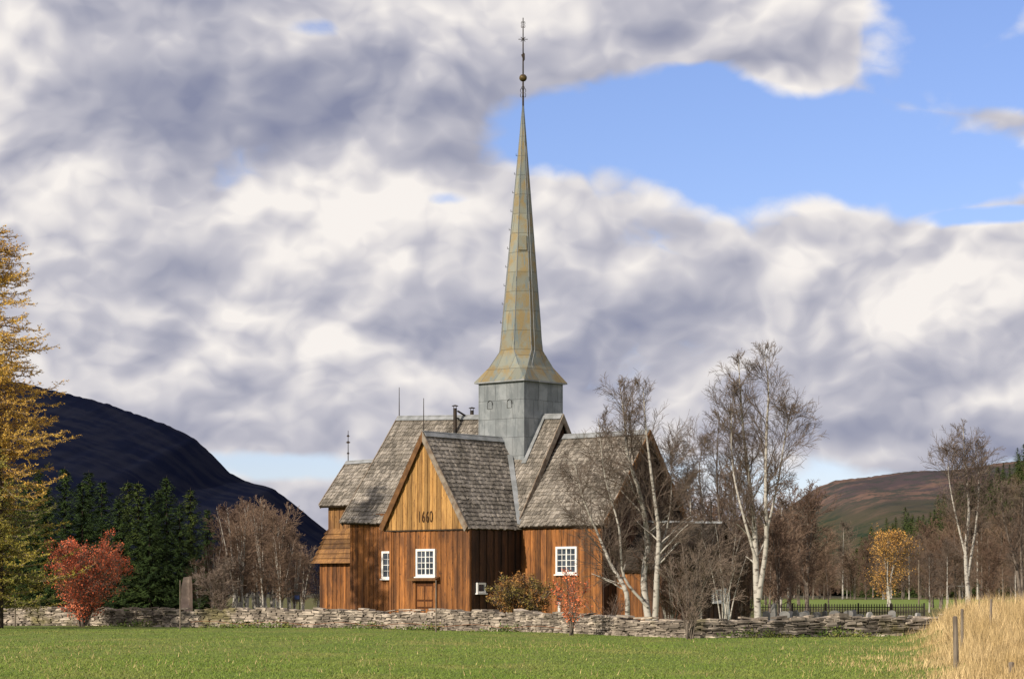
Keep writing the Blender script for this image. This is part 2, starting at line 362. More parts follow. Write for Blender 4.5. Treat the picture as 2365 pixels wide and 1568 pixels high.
for i in range(len(wp)-1):
    a=Vector(wp[i]);b=Vector(wp[i+1]);L=(b-a).length;dr=(b-a)/L;nn=Vector((dr.y,-dr.x));s=0
    while s<L:
        if rnd.random()<.6:
            ln=rnd.uniform(.25,.8);hh=rnd.uniform(.03,.09);z=wh[i]+(wh[i+1]-wh[i])*s/L+rnd.uniform(-.08,.05)
            c=a+dr*s+nn*rnd.uniform(-.15,.15);vb=[];vt=[];tl=rnd.uniform(-.05,.05)
            for sx,sy in ((-1,-1),(1,-1),(1,1),(-1,1)):
                p_=c+dr*(sx*ln/2+rnd.uniform(-.05,.05))+nn*(sy*.18+rnd.uniform(-.05,.05)); vb.append((p_.x,p_.y,z+rnd.uniform(-.01,.01)+sx*tl)); vt.append((p_.x,p_.y,z+hh+rnd.uniform(-.02,.02)+sx*tl))
            mb.hexa(vb,vt,rnd.uniform(.2,1))
        s+=rnd.uniform(.2,.6)
for k in range(260):
    i=rnd.randrange(len(wp)-1); s=rnd.random(); x=wp[i][0]+(wp[i+1][0]-wp[i][0])*s; y=wp[i][1]+(wp[i+1][1]-wp[i][1])*s-rnd.uniform(.3,.85)
    r_=rnd.uniform(.06,.22); an=rnd.uniform(0,3); ca,sa=math.cos(an),math.sin(an); h=rnd.uniform(.04,.12)
    q=[(x+(sx*ca-sy*sa*.6)*r_*rnd.uniform(.7,1.2),y+(sx*sa+sy*ca*.6)*r_) for sx,sy in ((-1,-1),(1,-1),(1,1),(-1,1))]
    g_=gz(x,y)
    mb.hexa([(u,v,g_-.03) for u,v in q],[(u*.9+x*.1,v*.9+y*.1,g_+h*rnd.uniform(.6,1.1)) for u,v in q],rnd.random())
o=mb.build('stone_wall','stone'); tag(o,'low dry stone wall running across the picture in front of the church','wall')
# ---------------------------------------------------------------- church
TH=R(41); X0=.449
CH=empty('timber_church',(X0,120,0),-TH,'brown timber cross plan church with shingled roofs and tall grey green spire','church')
def P(u,v,z): return (u,-v,z)
def shingles(mb,A,B,C,D,rs,row=.25,wd=.14,thick=.052):
    A,B,C,D=map(Vector,(A,B,C,D))
    SL=((D-A).length+(C-B).length)/2; n=max(1,int(round(SL/row)))
    nrm=(C-D).cross(A-D).normalized()
    if nrm.z<0: nrm=-nrm
    for i in range(n):
        t0=1-i/n; t1=1-(i+1.25)/n; t1=max(t1,0)
        Lw=((A+(D-A)*t0)-(B+(C-B)*t0)).length; s=0.
        rowt=rs.uniform(-.10,.10)
        while s<Lw:
            ww=wd*rs.uniform(.75,1.4); s1=min(s+ww-.016,Lw)
            if s1-s<.03: break
            f0=s/Lw; f1=s1/Lw; j=rs.uniform(-.035,.04)/SL; tt=min(t0+j,1.01)
            def q(t,f):
                l=A+(D-A)*t; r=B+(C-B)*t; return l+(r-l)*f
            lo0=q(tt,f0);lo1=q(tt,f1);hi0=q(t1,f0);hi1=q(t1,f1); k=thick*rs.uniform(.65,1.35)
            vs=[lo0,lo1,lo1+nrm*k,lo0+nrm*k,hi0+nrm*.008,hi1+nrm*.008]
            mb.add([tuple(v) for v in vs],[(0,1,2,3),(3,2,5,4),(0,3,4),(1,5,2)],min(1,max(0,rs.random()+rowt)))
            s+=ww
def slab(mb,A,B,C,D,th=.14,up=-.0,tint=.5):
    A,B,C,D=map(Vector,(A,B,C,D)); nrm=(C-D).cross(A-D).normalized()
    if nrm.z<0: nrm=-nrm
    lo=[p_-nrm*(th-up) for p_ in (A,B,C,D)]; hi=[p_+nrm*up for p_ in (A,B,C,D)]
    mb.hexa([tuple(x) for x in lo],[tuple(x) for x in hi],tint)
rs=random.Random(11)
def roof_section(name,planes,mat='shingle'):
    d_=MB(); s_=MB()
    for pl in planes:
        slab(d_,*pl,th=.13,up=-.004); shingles(s_,*pl,rs)
    r=s_.build(name,mat,CH)
    k=d_.build('roof_deck','deck',r)
    return r
def strip(mb,a,b,wdir,w,up,th=.04,t=.5):
    a,b,wd_=Vector(a),Vector(b),Vector(wdir).normalized()
    ax=(b-a).normalized(); n_=ax.cross(wd_).normalized()
    if n_.z<0: n_=-n_
    q=[a-wd_*w/2,b-wd_*w/2,b+wd_*w/2,a+wd_*w/2]
    mb.hexa([tuple(x+n_*up) for x in q],[tuple(x+n_*(up+th)) for x in q],t)
def ridge_cap(parent,a,b,sl,w=.24):
    mb=MB()
    for s in sl:
        s=Vector(s).normalized(); A_=Vector(a);B_=Vector(b)
        strip(mb,A_+s*w/2,B_+s*w/2,s,w,.085,.02)
    mb.tube([(a[0],a[1],a[2]+.09),(b[0],b[1],b[2]+.09)],[.045,.045],6)
    return mb.build('ridge_cap','cap',parent)
def barge(parent,pts,outv,mat='barge',w=.26,th=.07):
    a,b=Vector(pts[0]),Vector(pts[1]); o_=Vector(outv).normalized()
    sl=(b-a).normalized(); pr=sl.cross(o_).normalized()
    if pr.z>0: pr=-pr
    mb=MB(); q=[a+Vector((0,0,.11)),b+Vector((0,0,.11)),b+pr*w,a+Vector((0,0,-w*1.5))]
    mb.hexa([tuple(x+o_*.004) for x in q],[tuple(x+o_*(th)) for x in q])
    return mb.build('bargeboard',mat,parent)
nl=P(-8.69,0,11.0); nr=P(2.81,0,10.55)
nel=P(-8.69,4.41,5.28); ner=P(2.81,3.58,4.9); nbl=P(-8.69,-4.41,5.28); nbr=P(2.81,-3.58,4.9)
nroof=roof_section('nave_roof',[(nl,nr,ner,nel),(nl,nr,nbr,nbl)])
ridge_cap(nroof,nl,P(-1.5,0,10.72),[Vector(nel)-Vector(nl),Vector(nbl)-Vector(nl)])
ridge_cap(nroof,P(1.5,0,10.6),nr,[Vector(ner)-Vector(nr),Vector(nbr)-Vector(nr)])
A_=(1,0,0)
for pts,ov in (((nr,ner),A_),((nr,nbr),A_),((nl,nel),(-1,0,0)),((nl,nbl),(-1,0,0))): barge(nroof,pts,ov)
for sgn in (1,-1):
    a=P(0,sgn*7.33,9.43); b=P(0,sgn*.6,9.41)
    el=P(-2.93,sgn*7.33,4.8); er=P(3.0,sgn*7.33,4.72)
    bl=P(-2.93,sgn*2.5,4.8); br_=P(3.0,sgn*2.5,4.72)
    r=roof_section('transept_roof',[(a,b,br_,er),(a,b,bl,el)])
    ridge_cap(r,a,P(0,sgn*1.5,9.42),[Vector(er)-Vector(a),Vector(el)-Vector(a)])
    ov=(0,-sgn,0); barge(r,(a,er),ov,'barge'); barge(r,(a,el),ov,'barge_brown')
a=P(2.75,0,9.5); b=P(8.35,0,9.5)
rr=roof_section('chancel_roof',[(a,b,P(8.35,3.62,4.87),P(2.75,3.62,4.87)),(a,b,P(8.35,-3.3,4.87),P(2.75,-3.3,4.87))])
ridge_cap(rr,P(2.9,0,9.5),b,[(0,-3.62,-4.63),(0,3.3,-4.63)])
barge(rr,(b,P(8.35,3.62,4.87)),A_,'barge_brown'); barge(rr,(b,P(8.35,-3.3,4.87)),A_,'barge_brown')
a=P(-12.6,0,8.72); b=P(-8.6,0,8.78)
lr=roof_section('porch_roof',[(a,b,P(-8.6,2.12,6.3),P(-12.6,2.12,6.3)),(a,b,P(-8.6,-2.12,6.3),P(-12.6,-2.12,6.3))])
ridge_cap(lr,a,b,[(0,-2.1,-2.4),(0,2.1,-2.4)],.18); barge(lr,(a,P(-12.6,2.12,6.3)),(-1,0,0),w=.18)
a=P(8.1,0,5.05); b=P(12.75,0,4.9)
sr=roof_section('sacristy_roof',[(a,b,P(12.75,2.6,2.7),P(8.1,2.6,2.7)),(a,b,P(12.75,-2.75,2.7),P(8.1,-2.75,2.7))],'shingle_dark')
ridge_cap(sr,a,b,[(0,-2.75,-2.4),(0,2.75,-2.4)],.06)
barge(sr,(b,P(12.75,2.6,2.7)),A_,'deck',.18); barge(sr,(b,P(12.75,-2.75,2.7)),A_,'deck',.18)
fl=MB()
def strip2(a,b,w,t_=.5): strip(fl,a,b,(Vector(b)-Vector(a)).cross(Vector((0,0,1))),w,.07,.03)
strip2(P(.6,1.55,8.55),P(2.95,3.5,4.95),.26); fl.build('valley_flashing','cap',nroof)
fl=MB(); strip2(P(1.62,1.6,8.1),P(1.62,.05,10.55),.3); fl.build('tower_flashing','cap',nroof)
fl=MB(); strip2(P(-.6,1.55,8.75),P(-2.9,3.9,5.4),.26); fl.build('valley_flashing','cap',nroof)
def boards(mb,p0,p1,out,z0,top,w=.2,rs=rs,d0=.03,d1=.06,jz=0.):
    p0=Vector((p0[0],-p0[1]));p1=Vector((p1[0],-p1[1])); o_=Vector((out[0],-out[1])); L=(p1-p0).length; dr=(p1-p0)/L
    s=0;i=0
    while s<L-1e-3:
        ww=w*rs.uniform(.8,1.25)*(1 if i%2 else .75); e_=min(s+ww,L)
        if L-e_<.06: e_=L
        dd=d0 if i%2 else d1
        a=p0+dr*s; b=p0+dr*e_; q=[a-o_*.05,b-o_*.05,b+o_*dd,a+o_*dd]; t0=top(s/L); t1=top(e_/L); zb=z0+rs.uniform(-jz,jz)
        mb.hexa([(x.x,x.y,zb) for x in q],[(q[0].x,q[0].y,t0),(q[1].x,q[1].y,t1),(q[2].x,q[2].y,t1),(q[3].x,q[3].y,t0)],rs.random())
        s=e_; i+=1
cst=lambda z:(lambda t_:z)
dF=(0,1); dB=(0,-1); dR=(1,0); dL=(-1,0)
def gab(z0,z1): return lambda t_: z0+(z1-z0)*(1-abs(t_-.5)*2)
def wallpart(name,mat,*a,lab=None,**k):
    mb=MB(); boards(mb,*a,**k); o_=mb.build(name,mat,CH)
    if lab: o_['label']=lab
    return o_
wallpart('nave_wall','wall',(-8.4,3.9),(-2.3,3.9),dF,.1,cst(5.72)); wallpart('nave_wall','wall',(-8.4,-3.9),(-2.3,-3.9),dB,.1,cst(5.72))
wallpart('nave_wall','wall_painted_shade',(-8.4,-3.9),(-8.4,3.9),dL,.1,gab(5.72,10.8)); wallpart('gable_wall','wall_painted_shade',(2.62,-3.2),(2.62,3.2),dR,4.8,gab(5.0,10.25))
for s in (1,-1):
    dd=dF if s>0 else dB
    mb=MB(); boards(mb,(-2.33,s*7.1),(2.85,s*7.1),dd,.1,cst(4.9))
    if s>0: mb.box(2.80,2.95,-7.2,-7.06,.1,4.85,.6); mb.box(-2.42,-2.28,-7.2,-7.06,.1,4.85,.6)
    mb.build('transept_wall','wall',CH)
    wallpart('transept_wall','wall_painted_shade',(2.85,s*7.03),(2.85,s*3.2),dR,.1,cst(4.85),w=.3,d1=.09,lab='dark shaded side wall of the transept')
    wallpart('transept_wall','wall',(-2.33,s*7.03),(-2.33,s*3.8),dL,.1,cst(5.5))
    mb=MB(); boards(mb,(-2.72,s*7.16),(2.78,s*7.16),dd,4.72,gab(4.98,9.3),jz=.01)
    g_=mb.build('gable_wall','gable',CH); g_['label']='lighter tan boarded gable'
    if s>0: gb=g_
mb=MB(); mb.box(-2.75,2.85,-7.235,-7.19,4.66,4.72); mb.build('gable_sill','deck',gb)
wallpart('chancel_wall','wall',(2.6,3.3),(8.05,3.3),dF,.1,cst(5.15)); wallpart('chancel_wall','wall_painted_shade',(2.6,-3.0),(8.05,-3.0),dB,.1,cst(5.15)); wallpart('chancel_wall','wall_painted_shade',(8.05,-3.0),(8.05,3.3),dR,.1,gab(5.15,9.25),lab='dark shaded end gable')
wallpart('sacristy_wall','wall',(8.1,2.3),(9.9,2.3),dF,.1,cst(2.85)); wallpart('sacristy_wall','wall_painted_shade',(9.9,2.3),(12.55,2.3),dF,.1,cst(2.85)); wallpart('sacristy_wall','wall_painted_shade',(8.0,-2.45),(12.55,-2.45),dB,.1,cst(2.85)); wallpart('sacristy_wall','wall_painted_shade',(12.55,-2.45),(12.55,2.3),dR,.1,gab(2.85,4.75))  # right stretch of the front wall also takes the shade-painted wood
mb=MB()
boards(mb,(-12.3,1.66),(-8.4,1.66),dF,4.9,cst(6.6)); boards(mb,(-12.3,-1.66),(-8.4,-1.66),dB,.1,cst(6.6)); boards(mb,(-12.3,-1.66),(-12.3,1.66),dL,4.9,gab(6.6,8.5))
pw=mb.build('porch_wall','porch',CH)
mb=MB()
boards(mb,(-12.5,2.1),(-8.4,2.1),dF,.1,cst(3.5)); boards(mb,(-12.5,-2.1),(-8.4,-2.1),dB,.1,cst(3.5)); boards(mb,(-12.5,-2.1),(-12.5,2.1),dL,.1,cst(3.5))
mb.build('porch_wall','wall',CH)
mb=MB(); N5=7
for i in range(N5):
    z1=5.1-i*.265; z0=z1-.30; o1=1.70+i*.11; o0=o1+.20
    u1=-12.3-i*.06; u0=u1-.16; tt=rs.random()
    mb.hexa([P(u0,o0,z0),P(-8.4,o0,z0),P(-8.4,o0-.3,z0),P(u0,o0-.3,z0)],[P(u1,o1,z1),P(-8.4,o1,z1),P(-8.4,o1-.12,z1),P(u1,o1-.12,z1)],tt)
    mb.hexa([P(u0,-o0,z0),P(-8.4,-o0,z0),P(-8.4,-o0+.3,z0),P(u0,-o0+.3,z0)],[P(u1,-o1,z1),P(-8.4,-o1,z1),P(-8.4,-o1+.12,z1),P(u1,-o1+.12,z1)],tt)
    mb.hexa([P(u0,-o0,z0),P(u0,o0,z0),P(u0+.3,o0,z0),P(u0+.3,-o0,z0)],[P(u1,-o1,z1),P(u1,o1,z1),P(u1+.12,o1,z1),P(u1+.12,-o1,z1)],tt)
mb.build('board_skirt','porch',pw)
def window(face,c,z0,z1,w,cols=4,rows=4,fw=.11):
    def B(mb,a0,a1,d0,d1,zz0,zz1):
        if face=='F': mb.box(c[0]+a0,c[0]+a1,-(c[1]+d1),-(c[1]+d0),zz0,zz1)
        else: mb.box(c[0]+d0,c[0]+d1,-c[1]+a0,-c[1]+a1,zz0,zz1)
    f=MB(); h=w/2
    B(f,-h,-h+fw,.0,.13,z0,z1); B(f,h-fw,h,.0,.13,z0,z1); B(f,-h+fw,h-fw,.0,.13,z1-fw,z1); B(f,-h+fw,h-fw,.0,.13,z0,z0+fw)
    wo=f.build('window','white',CH)
    g=MB(); B(g,-h+fw,h-fw,.03,.075,z0+fw,z1-fw); g.build('pane','glass',wo)
    m_=MB(); iw=w-2*fw; ih=z1-z0-2*fw
    for i in range(1,cols):
        x=-h+fw+iw*i/cols; k=.035 if i==cols/2 else .014; B(m_,x-k,x+k,.077,.105,z0+fw,z1-fw)
    for j in range(1,rows):
        z=z0+fw+ih*j/rows; B(m_,-h+fw,h-fw,.079,.100,z-.014,z+.014)
    if cols>1: m_.build('muntin','white',wo)
    s_=MB(); B(s_,-h-.06,h+.06,0,.19,z0-.06,z0-.003); s_.build('sill','white',wo)
    return wo
def uF(px,v):
    k=(px-CX)/F; return (k*(120-.7547*v)-X0+.6561*v)/(.7547+.6561*k)
def vR(px,u):
    k=(px-CX)/F; return (X0+.7547*u-k*(120-.6561*u))/(.6561-.7547*k)
window('F',(uF(986,7.13),7.13),PZ(1331,114.3),PZ(1267,114.3),1.28)
window('F',(uF(909,3.95),3.95),PZ(1336,120),PZ(1272,120),1.5)
window('F',(uF(1311,3.33),3.33),PZ(1326,115),PZ(1263,115),1.33)
window('R',(2.92,vR(1108,2.92)),PZ(1369,113),PZ(1345,113),.62,cols=1,fw=.09)
vd=vR(1675,12.6); vw=vR(1652,12.6); window('R',(12.60,vw),PZ(1390,112),PZ(1360,112),.66,cols=2,rows=2,fw=.09)
mb=MB(); mb.box(12.62,12.68,-vd-.27,-vd+.27,.2,PZ(1358,112)); mb.box(12.68,12.70,-vd-.16,-vd+.16,.9,1.6)
wd_=mb.build('door','white',CH); wd_['label']='narrow white door panel'
ud=uF(984,7.15); DT=PZ(1342,114)
mb=MB(); mb.box(ud-.60,ud+.60,-7.20,-7.14,.15,DT)
dr_=mb.build('door','door',CH); dr_['label']='dark brown panelled door under small hood'
for i in (0,1):
    for (z0,z1) in ((.3,.85),(.95,1.2),(1.3,1.95)): mb=MB(); mb.box(ud-.52+i*.55,ud-.05+i*.55,-7.225,-7.203,z0,z1); mb.build('door_panel','wall',dr_)
for a0,a1 in ((-.75,-.605),(.605,.75)):
    mb=MB(); mb.box(ud+a0,ud+a1,-7.27,-7.13,.15,DT+.02); mb.build('door_jamb','wall',dr_)
mb=MB(); mb.hexa([P(ud-.95,7.13,DT+.03),P(ud+.95,7.13,DT+.03),P(ud+.95,7.5,DT+.03),P(ud-.95,7.5,DT+.03)],[P(ud-.95,7.13,DT+.24),P(ud+.95,7.13,DT+.24),P(ud+.95,7.5,DT+.12),P(ud-.95,7.5,DT+.12)])
mb.build('door_hood','barge_brown',dr_)
tc=bpy.data.curves.new('date','FONT'); tc.body='1660'; tc.size=.80; tc.extrude=.006; tc.align_x='CENTER'; tc.space_character=1.25
to=bpy.data.objects.new('tmp',tc); col.objects.link(to); bpy.context.view_layer.update()
tm=bpy.data.meshes.new_from_object(to.evaluated_get(bpy.context.evaluated_depsgraph_get())); bpy.data.objects.remove(to)
tm.materials.clear(); tm.materials.append(mt['letter'])
lo=bpy.data.objects.new('date_lettering',tm); col.objects.link(lo); lo.parent=gb; lo.location=(uF(982,7.24),-7.235,5.08); lo.rotation_euler=(R(90),0,0); lo.scale=(.52,1,1)
# tower
s=1.51
mb=MB(); mb.box(-s,s,-s,s,7.0,12.42)
tw=mb.build('tower','zinc',CH)
for sx,sy in ((1,-1),(-1,-1),(1,1),(-1,1)):
    mb=MB(); mb.tube([(sx*s,sy*s,7.0),(sx*s,sy*s,12.4)],[.035,.035],6); mb.build('corner_seam','zinc',tw)
for px in (1133,1178):
    u=uF(px,1.51); mb=MB(); pr=[(-.13,11.0),(.13,11.0)]+[(.13*math.cos(a),11.28+.13*math.sin(a)) for a in [math.pi*i/8 for i in range(9)]]
    n=len(pr); vs=[(u+x,-1.505,z) for x,z in pr]+[(u+x,-1.55,z) for x,z in pr]
    mb.add(vs,[tuple(range(n,2*n))]+[(i,(i+1)%n,n+(i+1)%n,n+i) for i in range(n)])
    lv=mb.build('louvre','zinc',tw)
    mb=MB(); pts=[(u-.15,-1.56,10.98)]+[(u+x*1.15,-1.56,z) for x,z in pr[2:]][::-1]+[(u+.15,-1.56,11.2)]; mb.tube(pts,[.022]*len(pts),4); mb.build('louvre_rim','iron',lv)
# spire
TIP=(.09,.08); ZB=13.98; ZT=26.7
def ctr(z):
    k=(z-12.4)/(ZT-12.4); return (TIP[0]*k,TIP[1]*k)
def oct_(z,Rr):
    c=ctr(z); return [(c[0]+Rr*math.cos(R(22.5+45*i)),c[1]+Rr*math.sin(R(22.5+45*i)),z) for i in range(8)]
mb=MB(); rings=[]
sq=1.70
rings.append([(sq*sx,sq*sy,12.38) for sx,sy in ((1,1),(1,1),(-1,1),(-1,1),(-1,-1),(-1,-1),(1,-1),(1,-1))])
def lerp(a,b,k): return tuple(x+(y-x)*k for x,y in zip(a,b))
o0=oct_(ZB,1.17)
mid=[ (lerp(a,b,.55)[0]*.96,lerp(a,b,.55)[1]*.96,12.38+(ZB-12.38)*.5) for a,b in zip(rings[0],o0)]
rings.append(mid); rings.append(o0)
zz=[14.6]+[14.6+(26.6-14.6)*i/12 for i in range(1,13)]
for z in zz: rings.append(oct_(z,1.17*(ZT+.25-z)/(ZT+.25-ZB)*(1.0 if z>15 else .985)))
vs=[p_ for r_ in rings for p_ in r_]
fs=[]
for i in range(len(rings)-1):
    for j in range(8):
        k=(j+1)%8; fs.append((i*8+j,i*8+k,(i+1)*8+k,(i+1)*8+j))
fs.append(tuple((len(rings)-1)*8+j for j in range(8)))
mb.add(vs,fs)
spi=mb.build('spire','spire',CH)
mb=MB(); mb.box(-sq,sq,-sq,sq,12.31,12.376); mb.build('eave_board','cap',spi)
mb=MB()
for z in zz[1:-1]:
    q=oct_(z,1.17*(ZT+.25-z)/(ZT+.25-ZB)+.012); mb.tube(q+[q[0]],[.014]*9,4)
for j in range(8):
    mb.tube([rings[i][j] for i in range(1,len(rings))],[.022]*(len(rings)-1),4)
mb.build('seam','zinc',spi)
for z in np.arange(15.5,25,.95):
    mb=MB(); q=oct_(z,1.17*(ZT+.25-z)/(ZT+.25-ZB))[4]; mb.tube([q,(q[0]-.10,q[1]-.02,q[2]+.0),(q[0]-.10,q[1]-.02,q[2]+.1)],[.018]*3,4); mb.build('climbing_hook','iron',spi)
mb=MB(); f5=[]
for z in np.arange(14.0,24.5,.7):
    q=oct_(z,1.17*(ZT+.25-z)/(ZT+.25-ZB)+.05); f5.append(lerp(q[7],q[0],.25))
f5=f5[::-1]+[lerp(rings[1][7],rings[1][0],.15),(sq-.1,-sq*.35,12.5),(sq+.03,-sq*.3,12.3),(1.56,-.35,12.2),(1.56,-.4,10.9)]
mb.tube(f5,[.016]*len(f5),4); mb.build('lightning_cable','cap',spi)
mb=MB(); q0=oct_(19.1,1.17*(ZT+.25-19.1)/(ZT+.25-ZB)+.02);q1=oct_(19.85,1.17*(ZT+.25-19.85)/(ZT+.25-ZB)+.02)
a,b,c_,d_=lerp(q0[6],q0[7],.1),lerp(q0[6],q0[7],.85),lerp(q1[6],q1[7],.85),lerp(q1[6],q1[7],.1)
mb.hexa([a,b,c_,d_],[(x[0]+.04,x[1]-.04,x[2]) for x in (a,b,c_,d_)]); mb.build('hatch','spire',spi)
tx,ty=TIP
mb=MB(); mb.tube([(tx,ty,26.3),(tx,ty,28),(tx,ty,31.1)],[.055,.042,.024],6); fin_=mb.build('finial_rod','iron',CH)
mb=MB(); mb.lathe((tx,ty,28.02),[(0,-.17),(.12,-.16),(.19,-.07),(.2,-.02),(.2,.02),(.19,.07),(.12,.16),(0,.17)],12); mb.build('ball','brass',fin_,True)
ux,uy=math.cos(TH),math.sin(TH)
def curl(z,r,dirs,th=.02):
    mb=MB()
    for sx in (-1,1):
        for sz in dirs:
            pts=[]
            for i in range(9):
                a=-math.pi/2+i*(math.pi*1.5)/8; rr_=r*(1-.05*i); x=sx*(r+rr_*math.cos(a)*.9)*.6; zq=z+sz*(r+rr_*math.sin(a))
                pts.append((tx+ux*x,ty+uy*x,zq))
            mb.tube(pts,[th]*9,4)
    mb.build('scroll','iron',fin_)
curl(27.25,.13,(1,-1)); curl(27.45,.07,(1,)); curl(30.75,.09,(1,-1))
mb=MB()
for a in (0,45,90,135):
    c_,s_=math.cos(R(a)),math.sin(R(a)); L_=.24 if a%90==0 else .16
    mb.tube([(tx-ux*c_*L_,ty-uy*c_*L_,30.0-s_*L_),(tx+ux*c_*L_,ty+uy*c_*L_,30.0+s_*L_)],[.018]*2,4)
mb.build('star','iron',fin_)
mb=MB(); q=[(0.02,28.85),(.09,28.95),(.09,29.25),(.03,29.32),(-.10,29.2),(-.04,29.05)]
mb.add([(tx+ux*x-uy*.01,ty+uy*x+ux*.01,z) for x,z in q]+[(tx+ux*x+uy*.01,ty+uy*x-ux*.01,z) for x,z in q],[(0,1,2,3,4,5),(11,10,9,8,7,6)]+[(i,(i+1)%6,6+(i+1)%6,6+i) for i in range(6)])
mb.build('weather_vane','iron',fin_)
def stack(u,v,z0,z1,r=.1):
    mb=MB(); mb.tube([P(u,v,z0),P(u,v,z1)],[r,r],10); o_=mb.build('chimney','iron',CH)
    m2=MB()
    for k in range(4):
        a=k*math.pi/2; m2.tube([(u+r*math.cos(a),-v+r*math.sin(a),z1),(u+r*1.2*math.cos(a),-v+r*1.2*math.sin(a),z1+.13)],[.014]*2,4)
    m2.lathe((u,-v,z1+.13),[(0,.05),(r*1.7,.0),(r*1.7,-.03),(0,-.03)],10); m2.build('cowl','iron',o_); return o_
c1=stack(uF(1051,.7),.7,9.7,11.25); c2=stack(uF(1090,-.5),-.5,9.9,11.2)
mb=MB(); u1,u2=uF(1051,.7),uF(1090,-.5); mb.tube([P(u1,.7,10.75),P(u2-.5,-.2,10.75)],[.05]*2,6); mb.tube([P(u1+.1,.6,11.1),P(u2,-.5,10.7)],[.05]*2,6); mb.build('brace','iron',c1)
def rod(p_,h,vane=False):
    mb=MB(); mb.tube([p_,(p_[0],p_[1],p_[2]+h)],[.03,.016],5)
    o_=mb.build('lightning_rod','iron',CH)
    if vane:
        for zz_,w_ in ((.55,.08),(1.15,.13),(1.5,.09)):
            m2=MB(); x,y,z=p_; z+=zz_
            m2.add([(x-ux*w_,y-uy*w_,z),(x,y,z-.07),(x+ux*w_,y+uy*w_,z),(x,y,z+.1)],[(0,1,2,3)])
            m2.build('weather_vane','iron',o_)
rod(P(uF(922,0),0,11.0),1.65); rod(P(0,7.28,9.4),1.75); rod(P(-12.5,0,8.7),1.8,True)
mb=MB(); mb.tube([P(uF(1642,0),0,4.8),P(uF(1642,0),0,6.0)],[.05,.05],6); mb.build('chimney','iron',CH)
# ---------------------------------------------------------------- trees
def vrand(r):
    return Vector((r.gauss(0,1),r.gauss(0,1),r.gauss(0,1))).normalized()
def perp_dir(d_,ang,r,up=0.):
    a=vrand(r); a=(a-d_*a.dot(d_))
    if a.length<1e-4: a=Vector((1,0,0))
    a.normalize(); v=d_*math.cos(ang)+a*math.sin(ang); v.z+=up; return v.normalized()
def leaf(mb,p_,s_,r,asp=.8):
    a=vrand(r)*s_; b=vrand(r)*s_*asp
    mb.add([(p_[0]-a.x,p_[1]-a.y,p_[2]-a.z),(p_[0]+b.x,p_[1]+b.y,p_[2]+b.z),(p_[0]+a.x,p_[1]+a.y,p_[2]+a.z),(p_[0]-b.x,p_[1]-b.y,p_[2]-b.z)],[(0,1,2,3)],r.random())
def rec(T,C,Lf,p_,d_,L_,r_,lvl,R_,o):
    ns=4 if lvl<2 else (3 if lvl<3 else 2)
    pts=[tuple(p_)]; dd=d_.copy(); q=p_.copy()
    for i in range(ns):
        dd=dd+vrand(R_)*o['wob']; dd.z+=o['up'][min(lvl,len(o['up'])-1)]; dd.normalize(); q=q+dd*(L_/ns); pts.append(tuple(q))
    r_=max(r_,o['rmin']); re=max(r_*.4,o['rmin']*.7)
    rad=[r_+(re-r_)*i/ns for i in range(ns+1)]
    (T if r_>o['thr'] else C).tube(pts,rad,5 if r_>o['thr'] else 3,R_.random(),cap=False)
    if Lf is not None and lvl>=o['lfl']:
        for k in range(o['nleaf']):
            t_=R_.random(); i=min(int(t_*ns),ns-1); a=Vector(pts[i]).lerp(Vector(pts[i+1]),t_*ns-i)+vrand(R_)*o['lsp']
            leaf(Lf,a,o['ls']*R_.uniform(.6,1.3),R_)
    if lvl<o['max']:
        nc=o['nc'][lvl]
        for k in range(nc):
            t_=(k+R_.random())/nc*.85+.15; i=min(int(t_*ns),ns-1); a=Vector(pts[i]).lerp(Vector(pts[i+1]),t_*ns-i)
            dl=(Vector(pts[i+1])-Vector(pts[i])).normalized()
            rec(T,C,Lf,a,perp_dir(dl,R_.uniform(.35,.95),R_,.1),L_*R_.uniform(.38,.66)*(1.1-.4*t_),rad[i]*.5,lvl+1,R_,o)
DEF=dict(wob=.18,up=(.06,.03,-.01,-.05),rmin=.008,thr=.03,max=3,nc=(0,6,6),lfl=9,nleaf=0,lsp=.1,ls=.05)
def smooth_poly(pts,n):
    out=[]
    P_=[Vector(p_) for p_ in pts]; P_=[P_[0]*2-P_[1]]+P_+[P_[-1]*2-P_[-2]]
    for i in range(1,len(P_)-2):
        for k in range(n):
            t_=k/n; a,b,c,d2=P_[i-1],P_[i],P_[i+1],P_[i+2]
            out.append(.5*((2*b)+(c-a)*t_+(2*a-5*b+4*c-d2)*t_*t_+(3*b-a-3*c+d2)*t_**3))
    out.append(P_[-2]); return out
